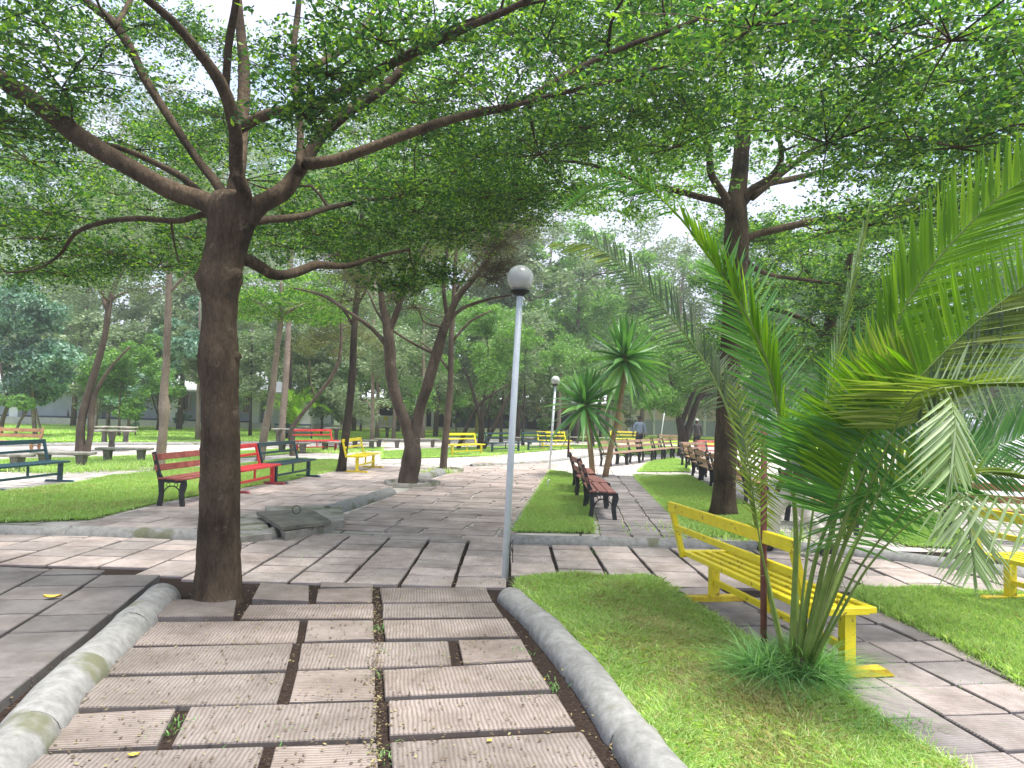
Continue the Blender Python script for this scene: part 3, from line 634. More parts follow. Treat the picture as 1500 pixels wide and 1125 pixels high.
limb(t, [(740,158,11),(800,142,10),(860,128,9),(930,110,8),(975,98,6),(1040,110,3)], 1.8, 8)
limb(t, [(340,300,34),(350,240,28),(354,180,26),(358,120,24),(352,40,18),(345,-40,14)], 1.0)
limb(t, [(438,255,18),(440,200,14),(436,150,14),(430,80,13),(438,0,11),(440,-60,8)], 1.2)
limb(t, [(436,110,10),(470,92,14),(515,62,12),(545,20,10),(575,-20,8)], 1.6)
limb(t, [(345,375,26),(372,385,24),(400,402,21),(430,400,19),(465,388,17),(505,390,12),(545,378,8),(600,365,5)], 2.2)
limb(t, [(330,318,18),(300,314,13),(265,323,12),(200,320,11),(150,326,10),(110,342,8),(90,370,6),(60,392,4),(10,400,3)], 1.6)
limb(t, [(360,325,20),(390,322,16),(440,317,14),(480,305,10),(560,290,7),(640,285,4)], 3.2)
limb(t, [(250,322,5),(254,350,4),(262,385,3)], 1.5)
rng = t.rng; C = []; R = []
zt = [(3.5, 4.0, 7.4), (4.2, 1.8, 7.6), (4.9, 1.2, 7.6), (5.7, .6, 7.0), (6.6, .4, 5.8), (7.5, 0, 4.0)]; cnt = [74, 78, 84, 62, 30, 10]
for (z, r0, r1), c_ in zip(zt, cnt):
    for k in range(c_):
        a = rng.uniform(0, 2 * PI); r = math.sqrt(rng.uniform(r0 ** 2, r1 ** 2)); p = np.array((t.x + r * math.cos(a), t.Y + r * math.sin(a), z + rng.normal() * .18 + .05 * r))
        if np.linalg.norm(p[:2]) < 3.2: continue
        if p[1] < 4.3 + max(0, p[2] - 5) * .5: continue
        if in_cone(p, -100, 330, 420, 900) or in_cone(p, 640, 1500, 345, 900) or in_cone(p, 820, 1200, 240, 400) or in_cone(p, 330, 640, 415, 800): continue
        C.append(p); R.append(rng.uniform(.7, 1.15))
for (px, py, Y, r) in ((60,350,8.5,1.),(150,372,9.2,1.),(230,392,9,.9),(20,400,10,1),(280,350,9.3,.9),(100,405,9.6,.9),(430,365,9,.9),(520,330,9.3,1),(610,310,9.5,1),(700,290,9.8,1),(640,350,10.5,.9),(560,385,9.2,.8),(470,345,9.8,.9),(760,300,10.5,1),(590,420,9.0,.45),(640,405,9.4,.5),(680,340,9.5,.8),(400,345,10,.9),(780,230,9.5,1),(860,200,10,1),(700,230,9,1),(30,180,6.4,.8),(560,60,5.2,.7),(450,175,5.4,.5),(480,110,5.2,.6),(90,130,5.6,.8),(640,50,5.4,.7),(880,60,8,.9),(960,130,8.6,.9),(1040,60,8.5,.9),(800,60,7.5,.9),(930,20,8,.8)):
    C.append(P(px, py, Y)); R.append(r)
C = np.array(C); R = np.array(R)
t.attach(C, .006, .045, .06, thick=.011)
lv = t.padleaves(C, R * .92, 1650, .058, .027, .15, .5, 9)
t.finish(lv, 'leaf1')
# --- big tree right of the middle
t = Tree('umbrella_tree', 'tall umbrella tree on the lawn behind the nearest yellow bench', M['bark1'], 12, (1059, 757))
t.path([(1059,762,46),(1060,745,38),(1063,660,33),(1067,570,31),(1072,480,30),(1076,420,34),(1078,370,36),(1079,330,34),(1078,300,32),(1082,270,26),(1088,200,22),(1095,130,17),(1100,60,12),(1105,0,9),(1110,-60,6)], 14, 3, .05)
limb(t, [(1075,330,26),(1062,300,16),(1030,290,13),(985,278,12),(950,270,10),(900,252,9),(860,240,7),(800,235,4)], .5, 8)
limb(t, [(1076,310,24),(1060,285,16),(1042,255,15),(1038,215,14),(1020,180,12),(1000,130,10),(985,85,8),(980,30,5)], -.8, 8)
limb(t, [(1038,225,9),(1015,205,8),(1000,180,6),(960,150,4)], -1.0, 6)
limb(t, [(1080,310,22),(1098,280,15),(1125,262,13),(1143,240,11),(1142,205,9),(1135,180,6)], -1., 8)
limb(t, [(1080,360,26),(1092,350,16),(1130,338,15),(1190,325,14),(1262,316,13),(1320,300,13),(1372,272,11),(1420,235,10),(1475,200,8),(1560,150,6),(1650,110,4)], 1.2, 8)
limb(t, [(1290,312,8),(1340,318,8),(1400,305,7),(1450,270,6),(1500,240,5)], 2.2, 6)
limb(t, [(1085,300,22),(1110,275,14),(1160,262,12),(1210,250,9),(1290,225,7),(1380,215,4)], 2.2, 6)
limb(t, [(1100,290,16),(1150,250,12),(1200,215,11),(1255,188,10),(1300,150,9),(1350,125,8),(1400,80,7),(1450,20,6),(1490,-20,4)], .4, 8)
limb(t, [(1260,186,7),(1320,190,6),(1400,180,5),(1500,160,3)], .8, 6)
limb(t, [(1090,190,12),(1130,150,10),(1180,120,8),(1230,60,7),(1260,0,5)], -1.2, 6)
limb(t, [(1085,380,16),(1120,400,9),(1180,410,7),(1260,420,5)], 3.5, 6)
rng = t.rng; C = []; R = []
zt = [(4.6, 1.5, 5.5), (5.4, 1.5, 6.8), (6.2, 1.2, 7.2), (7.1, .8, 6.8), (8.2, .5, 5.8), (9.3, 0, 4.2), (10.3, 0, 2.5)]; cnt = [20, 42, 52, 44, 26, 10, 4]
for (z, r0, r1), c_ in zip(zt, cnt):
    for k in range(c_):
        a = rng.uniform(0, 2 * PI); r = math.sqrt(rng.uniform(r0 ** 2, r1 ** 2)); p = np.array((t.x + r * math.cos(a), t.Y + r * math.sin(a), z + rng.normal() * .2 + .06 * r))
        if p[1] < 9 and p[2] < 7.5 and rng.rand() < .8: continue
        if in_cone(p, 600, 1030, 330, 900) or in_cone(p, 1120, 1320, 265, 320) or in_cone(p,1300,1600,-50,60) and rng.rand()<.6: continue
        C.append(p); R.append(rng.uniform(.8, 1.3))
C = np.array(C); R = np.array(R); t.attach(C, .007, .05, .06, thick=.011)
lv = t.padleaves(C, R, 850, .08, .042, .18, .5, 8)
t.finish(lv, 'leaf2')
def clumpleaves(tr, blobs, n, L0, W0, up=.25, droop=.2, fl=.75, sub=9):
    """blobs (3-D centre, radius): each blob is broken into smaller clumps of leaf-sized faces"""
    out = []; tot = sum(b[1] ** 2 for b in blobs); cc = []
    for c, r in blobs:
        k = max(3, int(sub)); m = int(n * r * r / tot / k)
        for i in range(k):
            d = unit(tr.rng.normal(size=3)); q = np.array(c) + d * r * tr.rng.uniform(.25, .95) * np.array((1, 1, fl)); rr = r * tr.rng.uniform(.28, .5); cc.append(q)
            u = unit(tr.rng.normal(size=(m, 3))); out.append(q + u * rr * (tr.rng.rand(m, 1) ** .45) * np.array((1, 1, .7)))
    return leafquads(np.vstack(out), tr.rng, L0, W0, up, droop), np.array(cc)
WS = {21: .64, 22: .68, 23: .64, 24: .75, 25: .7, 26: .8, 47: .75}
def midtree(name, label, base, paths, blobs, n, L0, W0, lm, bark='bark2', seed=1, group=None, dY=None, per=1, up=.25, droop=.2, sub=9, twig=(0, .5), rmax=.05, nside=8, fl=.75):
    t = Tree(name, label, M[bark], seed, base, group)
    for p in paths: t.path(p, nside, 3, .05, WS.get(seed, .75))
    if blobs:
        B = []
        for b in blobs:
            px, py, r = b[:3]; dy = b[3] if len(b) > 3 else t.rng.uniform(-.6, .6) * r / t.ppm
            B.append((P(px, py, t.Y + dy), r / t.ppm * 1.12))
        lv, cc = clumpleaves(t, B, int(n * 1.6), L0 * 1.15, W0 * 1.25, up, droop, fl, sub)
        sel = cc[t.rng.rand(len(cc)) < .8][:70]
        t.attach(sel, .006, rmax, .05, nside=4, thick=.012)
        if twig[0]: t.twigs(sel, twig[0], twig[1], .004, .6)
        t.finish(lv, lm)
    else: t.finish()
    return t
def rblobs(seed, x0, x1, y0, y1, n, r0, r1, dr=1.5):
    r = np.random.RandomState(seed); out = []
    cx, cy, ax, ay = (x0 + x1) / 2, (y0 + y1) / 2, (x1 - x0) / 2, (y1 - y0) / 2
    for i in range(n):
        a = r.uniform(0, 2 * PI); q = math.sqrt(r.rand()); out.append((cx + math.cos(a) * q * ax, cy + math.sin(a) * q * ay, r.uniform(r0, r1), r.uniform(-dr, dr)))
    return out
midtree('gnarled_tree', 'gnarled forked tree with swollen base in a concrete ring', (598,712),
  [[(596,718,48),(598,700,44),(603,675,46),(604,655,38),(595,622,28),(583,590,26),(574,555,27),(571,515,27),(568,480,24),(560,445,15),(556,410,12),(548,375,8),(545,340,5)],
   [(606,670,30),(608,640,26),(612,612,24),(626,565,25),(638,525,25),(654,472,20),(668,440,16),(700,400,12),(728,362,8),(760,335,5)],
   [(568,490,18),(582,455,14),(594,420,12),(606,390,9),(630,350,6),(650,300,4)],[(572,515,12),(548,484,10),(512,458,8),(470,432,6),(430,422,4)],
   [(650,480,12),(672,455,9),(710,440,7),(750,432,4)],[(655,465,10),(650,420,9),(655,370,7),(670,320,4)],[(640,520,8),(600,500,6),(560,470,5),(540,430,4)]],
  rblobs(3, 480, 770, 330, 440, 14, 22, 42, 2), 6000, .05, .018, 'leafolive', 'bark2', 21, twig=(16, .8), rmax=.03)
midtree('slender_tree', 'slender straight tree in the square concrete kerb behind the ringed tree', (650,690),
  [[(649,694,17),(651,660,15),(655,620,15),(660,560,13),(661,500,12),(665,430,10),(668,370,8),(674,310,6),(680,250,4)],[(660,545,6),(640,520,5),(615,500,3)],[(663,500,6),(690,470,5),(720,455,3)],[(665,430,6),(700,380,5),(740,350,4),(780,330,3)]],
  rblobs(4, 600, 800, 250, 420, 14, 22, 45, 2), 8000, .07, .02, 'leafolive', 'bark2', 22, twig=(8, 1.0), rmax=.035)
midtree('straight_tree', 'straight dark tree trunk right behind the small yellow bench', (500,692),
  [[(499,696,26),(501,680,21),(506,640,19),(511,600,18),(516,550,17),(519,480,15),(524,420,13),(528,360,11),(531,300,9),(535,230,6)],[(519,480,8),(500,450,6),(470,430,4),(440,425,3)],[(522,450,7),(545,410,6),(565,380,4)]],
  rblobs(5, 430, 640, 180, 400, 16, 30, 55, 3), 12000, .09, .028, 'leafgrey', 'bark4', 23, twig=(5, .8))
midtree('straight_tree', 'straight knotty tree trunk left of the wood and iron bench', (234,692),
  [[(232,696,24),(234,680,20),(237,650,18),(240,620,16),(241,600,22),(240,580,17),(243,540,14),(245,490,13),(247,430,12),(249,350,10),(250,290,8),(252,230,5)],[(241,598,8),(234,592,7)],[(247,430,6),(275,400,5),(300,380,3)],[(248,400,6),(220,370,4),(190,350,3)]],
  rblobs(6, 130, 340, 150, 390, 16, 35, 60, 3), 12000, .09, .028, 'leafgrey', 'bark3', 24, twig=(3, .8))
midtree('leaning_tree', 'dark leaning twin-stemmed tree beside the concrete table at the left', (120,668),
  [[(118,672,26),(118,655,20),(118,630,17),(123,600,16),(133,565,15),(145,525,14),(154,490,12),(158,460,12),(164,430,11),(174,405,9),(195,380,6),(220,370,4)],
   [(124,668,18),(131,645,12),(134,610,13),(137,585,11),(148,560,8),(165,535,6),(190,508,4)],[(157,455,9),(150,430,7),(152,400,5)],[(160,440,7),(185,428,5),(210,424,4)]],
  rblobs(7, 60, 300, 300, 440, 12, 30, 50, 3), 8000, .09, .035, 'leafgrey', 'bark2', 25, twig=(5, .7))
t = Tree('young_umbrella_tree', 'young flat-crowned umbrella tree behind the red bench', M['bark3'], 26, (380,676))
t.path([(380,678,14),(384,655,12),(390,620,11),(397,585,10),(402,545,9),(407,500,8),(411,465,8),(411,440,6),(412,410,4)], 8)
t.path([(410,468,6),(390,450,5),(360,435,4)], 6); t.path([(411,462,6),(435,450,5),(470,440,4)], 6)
C = np.array([P(410 + t.rng.uniform(-75, 85), t.rng.choice([408, 425, 442, 460]) + t.rng.normal() * 4, t.Y + t.rng.uniform(-1.6, 1.6)) for k in range(30)])
t.attach(C, .006, .03); lv = t.padleaves(C, np.full(len(C), .7), 560, .11, .05, .12, .5, 7); t.finish(lv, 'leaf2')
midtree('pale_trunk_tree', 'tall tree with pale trunk behind the left concrete table', (412,650),
  [[(411,654,16),(412,640,14),(415,600,13),(419,550,12),(422,490,11),(425,420,9),(428,340,7),(430,260,4)]],
  rblobs(8, 330, 540, 180, 420, 16, 35, 60, 3), 12000, .13, .04, 'leafgrey', 'bark3', 27, twig=(3, .8))
midtree('dark_trunk_tree', 'dark thin trunk close behind the tall pale trunk', (422,644),
  [[(421,646,9),(422,620,8),(424,580,8),(425,530,7),(424,470,5)]], rblobs(9, 350, 470, 400, 500, 6, 25, 40, 2), 4000, .14, .05, 'leafgrey', 'bark4', 28)
midtree('bent_tree', 'thin tree bent like an elbow in front of the red bench by the pale table', (428,668),
  [[(428,670,11),(428,655,10),(425,640,9),(426,632,9),(438,612,8),(455,592,7),(470,573,7),(484,555,7),(494,535,7),(499,510,6),(500,480,5),(498,440,3)]],
  rblobs(10, 430, 550, 430, 560, 8, 22, 36, 2), 6500, .08, .022, 'leafolive', 'bark2', 29, twig=(6, .7))
for (bx, by, tx, ty, w, sd, lab) in ((544,656,548,440,8,31,'pale slim trunk left of the ringed tree'),(552,643,556,450,8,32,'brownish slim trunk touching the pale slim one'),(576,646,583,430,7,33,'slim trunk seen just left of the ringed tree fork'),(619,646,621,440,7,34,'slim trunk with pale bark right of the ringed tree')):
    midtree('slim_tree', lab, (bx, by), [[(bx, by + 2, w + 3), (bx + 1, by - 20, w), ((bx + tx) / 2, (by + ty) / 2, w - 1), (tx, ty, w - 3), (tx + 3, ty - 100, 3)]], rblobs(sd, tx - 70, tx + 60, 300, 600, 13, 28, 46, 3), 8000, .16, .06, 'leafgrey' if sd % 2 else 'leafmid', 'bark3', sd, group='slim trunks in the middle distance')
midtree('multistem_tree', 'spreading many-stemmed dark tree beside the distant yellow bench', (704,660),
  [[(667,673,9),(672,655,8),(680,635,8),(690,612,7),(705,590,6),(725,575,4),(745,563,3)],[(701,660,9),(703,640,8),(703,615,7),(697,590,7),(690,565,6),(680,540,4)],[(703,662,9),(707,635,8),(706,605,7),(710,580,6),(712,550,5),(715,520,3)],
   [(705,662,12),(716,640,9),(728,618,9),(738,595,7),(748,575,5),(760,550,3)],[(704,618,6),(715,600,5),(722,575,4),(730,545,3)]],
  rblobs(11, 625, 775, 455, 575, 14, 20, 34, 2.5), 14000, .12, .045, 'leafmid', 'bark4', 35, twig=(3, .6))
for (bx, by, tx, ty, w, sd, lab, lm) in ((734,650,738,540,6,41,'thin dark trunk behind the near lamp post','leafmid'),(766,653,769,560,5,42,'thin dark trunk between the two dark benches','leafgrey'),(818,648,820,575,9,43,'reddish brown trunk behind the second lamp post','leafmid'),
    (839,645,835,590,7,44,'short forked trunk left of the two dragon trees','leafmid'),(879,644,876,590,4,45,'thin trunk behind the taller dragon tree','leafgrey')):
    midtree('park_tree', lab, (bx, by), [[(bx, by + 1, w + 3), (bx, by - 20, w), ((bx + tx) / 2, (by + ty) / 2, w - 1), (tx, ty, w - 2), (tx + 2, ty - 70, 2)]], rblobs(sd, tx - 55, tx + 55, 430, 570, 8, 24, 40, 3), 6500, .16, .06, lm, 'bark4' if sd != 43 else 'bark3', sd)
midtree('dark_forked_tree', 'dark forked tree directly behind the smaller dragon tree', (867,656),
  [[(867,658,12),(867,640,9),(865,628,9),(869,618,9),(876,604,8),(879,590,6),(882,560,4)],[(866,628,7),(862,612,6),(858,590,5),(850,560,3)]],
  rblobs(12, 800, 920, 480, 580, 9, 18, 30, 2), 9000, .13, .05, 'leafmid', 'bark4', 46)
midtree('acacia_tree', 'thick dark tree forking low beside the row of benches', (1000,668),
  [[(1001,672,28),(1000,655,20),(1000,640,19),(996,620,14),(993,600,12),(990,582,10),(984,560,7),(975,530,5)],[(1002,655,16),(1006,632,13),(1014,610,12),(1020,592,11),(1026,578,10),(1045,567,8),(1065,560,5)],[(997,625,10),(1004,605,9),(1010,588,8),(1018,570,6),(1020,540,4)],[(1020,590,6),(1032,580,5),(1050,577,4)]],
  rblobs(13, 900, 1090, 470, 590, 22, 22, 36, 3), 26000, .13, .05, 'leafmid', 'bark4', 47, twig=(2, .6))
midtree('old_tree', 'stout brown trunk with shaggy bark behind the leaning lamp post', (984,636),
  [[(984,638,20),(984,620,15),(983,600,13),(982,575,12),(980,530,9),(975,480,5)]], rblobs(14, 890, 1060, 440, 560, 10, 30, 45, 4), 9000, .22, .09, 'leafolive', 'bark3', 48)
t = Tree('umbrella_tree', 'dark umbrella tree hidden behind the upright palm fronds', M['bark1'], 13, (1210,720))
t.path([(1210,724,26),(1210,680,22),(1208,620,20),(1210,560,20),(1212,520,22),(1215,480,18),(1225,440,14),(1240,400,10),(1250,350,6)], 10)
limb(t, [(1213,500,14),(1180,470,10),(1140,455,8),(1100,450,5)], -.5, 6); limb(t, [(1213,510,14),(1250,480,10),(1290,465,8),(1340,455,5)], .5, 6); limb(t, [(1215,470,12),(1200,430,9),(1180,395,6)], -1, 6)
C = np.array([P(1205 + t.rng.uniform(-150, 190), t.rng.choice([350, 385, 420, 455, 490, 515]) + t.rng.normal() * 6, t.Y + t.rng.uniform(-3, 3)) for k in range(75)])
t.attach(C, .006, .04); lv = t.padleaves(C, np.full(len(C), 1.0), 900, .10, .045, .2, .5, 8); t.finish(lv, 'leaf1')
midtree('broadleaf_tree', 'blue-green broad-leaved tree in front of the long building at the left', (52,640),
  [[(52,642,9),(50,620,8),(48,590,7),(45,550,6),(40,500,4)],[(20,646,5),(28,620,5),(40,600,4),(48,585,4)],[(62,640,5),(56,615,4),(52,598,4)]],
  rblobs(15, -60, 125, 425, 595, 20, 24, 38, 1.5), 15000, .22, .085, 'leafblue', 'bark3', 51, up=.45, droop=.6, sub=10)
midtree('crooked_tree', 'crooked small tree at the far left edge before the building', (3,640),
  [[(0,642,8),(4,615,8),(12,590,7),(5,560,5),(0,530,4)]], rblobs(16, -60, 40, 560, 600, 4, 14, 20, 1), 2500, .14, .05, 'leafmid', 'bark2', 52)
for (bx, by, w, sd, y0, y1, lm, lab, bk) in ((101,622,9,61,400,590,'leafgrey','brown trunk behind the leaning twin-stemmed tree','bark2'),(158,628,6,62,430,590,'leafgrey','thin crooked tree before the blue wall, left of the poles','bark3'),(174,640,4,63,520,610,'leafmid','light feathery sapling between table and blue wall','bark2'),
    (188,634,5,64,500,600,'leafblue','slender tree with bluish leaves right of the feathery sapling','bark3'),(289,646,8,65,400,570,'leafblue','reddish straight trunk close left of the big dark tree','bark3'),(297,648,8,66,420,580,'leafgrey','pale straight trunk touching the big dark tree outline','bark3'),
    (366,640,5,67,440,600,'leafgrey','dark thin trunk in front of the building window','bark4'),(372,625,6,68,430,590,'leafolive','sapling trunk left of the young flat-crowned tree','bark2')):
    midtree('park_tree', lab, (bx, by), [[(bx, by + 1, w + 3), (bx + 1, by - 25, w), (bx + 2, (by + y0) / 2, w - 1), (bx + 4, y0 + 40, 3)]], rblobs(sd, bx - 55, bx + 55, y0, y1, 8, 22, 38, 2.5), 6500, .2, .075, lm, bk, sd)
# tall trees farther back, some before and some beyond the buildings
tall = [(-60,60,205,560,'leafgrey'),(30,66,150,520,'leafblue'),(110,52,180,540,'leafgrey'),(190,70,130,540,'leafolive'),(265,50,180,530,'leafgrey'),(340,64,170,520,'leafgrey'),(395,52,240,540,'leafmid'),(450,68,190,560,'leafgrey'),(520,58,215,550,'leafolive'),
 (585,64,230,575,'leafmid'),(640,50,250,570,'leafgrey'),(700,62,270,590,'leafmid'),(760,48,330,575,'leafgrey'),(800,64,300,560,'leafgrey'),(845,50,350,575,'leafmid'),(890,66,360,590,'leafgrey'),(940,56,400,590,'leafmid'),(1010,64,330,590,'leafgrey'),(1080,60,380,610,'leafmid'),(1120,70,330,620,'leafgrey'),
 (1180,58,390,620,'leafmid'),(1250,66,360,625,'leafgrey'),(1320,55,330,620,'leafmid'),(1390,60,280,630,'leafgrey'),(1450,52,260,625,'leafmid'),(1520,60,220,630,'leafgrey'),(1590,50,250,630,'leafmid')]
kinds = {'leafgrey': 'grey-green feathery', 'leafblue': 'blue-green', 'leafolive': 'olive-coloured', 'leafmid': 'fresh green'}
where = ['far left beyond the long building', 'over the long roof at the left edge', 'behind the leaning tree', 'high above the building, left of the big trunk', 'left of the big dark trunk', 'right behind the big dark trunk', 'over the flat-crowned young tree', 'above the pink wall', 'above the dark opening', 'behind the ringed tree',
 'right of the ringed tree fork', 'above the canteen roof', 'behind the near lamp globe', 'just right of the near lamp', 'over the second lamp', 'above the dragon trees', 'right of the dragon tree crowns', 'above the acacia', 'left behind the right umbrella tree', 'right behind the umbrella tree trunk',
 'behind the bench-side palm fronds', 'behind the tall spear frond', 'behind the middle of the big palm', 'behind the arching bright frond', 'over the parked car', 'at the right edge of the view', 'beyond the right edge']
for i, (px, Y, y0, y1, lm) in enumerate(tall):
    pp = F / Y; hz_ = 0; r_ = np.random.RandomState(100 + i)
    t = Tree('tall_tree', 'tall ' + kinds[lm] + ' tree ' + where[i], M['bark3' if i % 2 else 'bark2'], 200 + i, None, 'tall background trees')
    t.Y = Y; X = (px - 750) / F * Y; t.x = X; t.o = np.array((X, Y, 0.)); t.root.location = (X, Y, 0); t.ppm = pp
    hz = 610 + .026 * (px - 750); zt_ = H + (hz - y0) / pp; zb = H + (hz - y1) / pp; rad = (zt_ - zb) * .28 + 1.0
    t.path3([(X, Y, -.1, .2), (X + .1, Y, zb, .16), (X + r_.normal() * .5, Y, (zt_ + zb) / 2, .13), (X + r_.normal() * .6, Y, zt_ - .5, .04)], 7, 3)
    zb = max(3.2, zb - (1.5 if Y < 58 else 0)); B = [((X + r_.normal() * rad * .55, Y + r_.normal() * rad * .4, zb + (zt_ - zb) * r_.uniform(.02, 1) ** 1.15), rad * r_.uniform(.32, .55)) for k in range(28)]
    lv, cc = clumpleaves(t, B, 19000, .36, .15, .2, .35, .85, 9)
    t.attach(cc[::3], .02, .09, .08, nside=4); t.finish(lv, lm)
r_ = np.random.RandomState(77); nb = 420; bx = r_.uniform(-115, 125, nb); by = r_.uniform(96, 112, nb); bz = r_.uniform(1, 15.5, nb) + 2.5 * np.sin(bx * .13) + 1.5 * np.sin(bx * .37 + 1)
out = []
for k in range(nb):
    u_ = unit(r_.normal(size=(230, 3))); out.append(np.array((bx[k], by[k], bz[k])) + u_ * r_.uniform(2, 3.8) * (r_.rand(230, 1) ** .4))
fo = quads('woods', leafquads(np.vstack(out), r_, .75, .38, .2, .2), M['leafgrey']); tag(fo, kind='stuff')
for i, (px, py, w_, y0, y1, lm) in enumerate(((470,640,90,480,600,'leafgrey'),(528,632,80,470,596,'leafmid'),(600,634,90,480,596,'leafgrey'),(655,636,80,500,600,'leafmid'),(715,634,80,490,598,'leafgrey'),(330,634,90,480,585,'leafgrey'),(230,632,100,470,580,'leafmid'),(140,632,100,470,575,'leafgrey'),(860,634,80,480,585,'leafgrey'),(1090,640,90,480,610,'leafmid'),(1150,640,90,500,612,'leafgrey'),(1310,640,120,480,620,'leafmid'),(1400,642,120,470,620,'leafgrey'))):
    midtree('screen_tree', 'low spreading tree ' + ('above the pink wall','before the dark canteen opening','behind the ringed tree at the canteen','left of the many-stemmed tree at the canteen','behind the many-stemmed tree','by the building window behind the big trunk','over the blue wall by the knotty trunk','over the blue wall behind the leaning twin stems','above the dragon trees, against the gate','right of the acacia','right behind the second umbrella trunk','behind the middle of the palm','behind the parked car')[i], (px, py), [[(px, py + 1, 5), (px + 2, py - 22, 4), (px - 2, (py + y0) / 2, 3.5), (px, y0 + 20, 2)], [(px + 1, py - 20, 3), (px + w_ * .2, (y0 + y1) / 2 + 10, 2)], [(px + 1, py - 24, 3), (px - w_ * .22, (y0 + y1) / 2 + 8, 2)]],
        rblobs(400 + i, px - w_ / 2, px + w_ / 2, y0, y1, 12, 18, 30, 2.5), 7000, .24, .10, lm, 'bark3' if i % 2 else 'bark4', 400 + i, 'low trees before the buildings')
# small plants
def shrub(name, label, px, py, w, h, lm, n, L0, cat='shrub', seed=1, bark='bark2'):
    midtree(name, label, (px, py), [[(px, py + 1, 2.5), (px + .5, py - h * .35, 2), (px, py - h * .7, 1.5)]], rblobs(seed, px - w / 2, px + w / 2, py - h, py - h * .3, 7, w * .22, w * .3, .3), n, L0, L0 * .4, lm, bark, seed, sub=6)
shrub('sapling', 'bright round sapling beside the second lamp post', 794, 640, 34, 52, 'leafmid', 5000, .13, seed=71)
shrub('sapling', 'small pale sapling in front of the grey-blue wall near the walker', 926, 640, 22, 38, 'leafgrey', 2500, .14, seed=72)
shrub('sapling', 'tiny sapling on the bright lawn left of the knotty trunk', 198, 640, 20, 55, 'leafblue', 1200, .13, seed=73)
shrub('sapling', 'low leafy sapling by the blue wall right of the knotty trunk', 263, 628, 26, 30, 'leafblue', 1500, .18, seed=74)
shrub('shrub', 'bushy green shrub right of the knotty trunk under the eaves', 268, 610, 40, 45, 'leafmid', 3000, .18, seed=75)
shrub('sapling', 'yellow-green sapling between the thin dark trunk and the lamp', 748, 636, 26, 50, 'leafmid', 3500, .15, seed=76)
shrub('shrub', 'green shrub in front of the canteen dark window', 668, 632, 30, 40, 'leafmid', 3000, .15, seed=77)
shrub('shrub', 'pale flowering bush beside the road bollard at the right', 1440, 676, 40, 34, 'leafgrey', 3500, .11, seed=78)
shrub('shrub', 'dense green bush behind the walkers at the right', 1045, 628, 50, 50, 'leafgrey', 5000, .2, seed=79)
# ------------------------------------------------------------------ palms and dragon trees
class LB_:
    def __init__(s): s.V = []; s.Fc = []; s.n = 0
    def blade(s, b, d, side, L, w, droop, up=np.array((0, 0, 1.)), fold=0.):
        ts = (0, .3, .65, 1.); pts = []
        for t in ts: pts.append(b + d * L * t + np.array((0, 0, -1.)) * droop * L * t * t)
        ws = (.45, 1., .75, .04); v = []
        for p, q in zip(pts, ws):
            v += [p - side * w * q / 2, p + side * w * q / 2]
        if fold:
            nn = unit(np.cross(d, side)); v2 = []
            for k, (p, q) in enumerate(zip(pts, ws)): v2 += [v[2 * k] + nn * w * fold * q, p, v[2 * k + 1] + nn * w * fold * q]
            v = v2
            s.Fc += [tuple(s.n + i * 3 + j + q for q in (0, 1, 4, 3)) for i in range(3) for j in (0, 1)]
        else: s.Fc += [tuple(s.n + i * 2 + q for q in (0, 1, 3, 2)) for i in range(3)]
        s.V += v; s.n += len(v)
    def build(s, name, m, parent, o=(0, 0, 0)):
        me = bpy.data.meshes.new(name); me.from_pydata((np.array(s.V) - np.array(o)).tolist(), [], s.Fc); me.materials.append(m); me.update()
        ob = bpy.data.objects.new(name, me); COL.objects.link(ob); ob.parent = parent; return ob
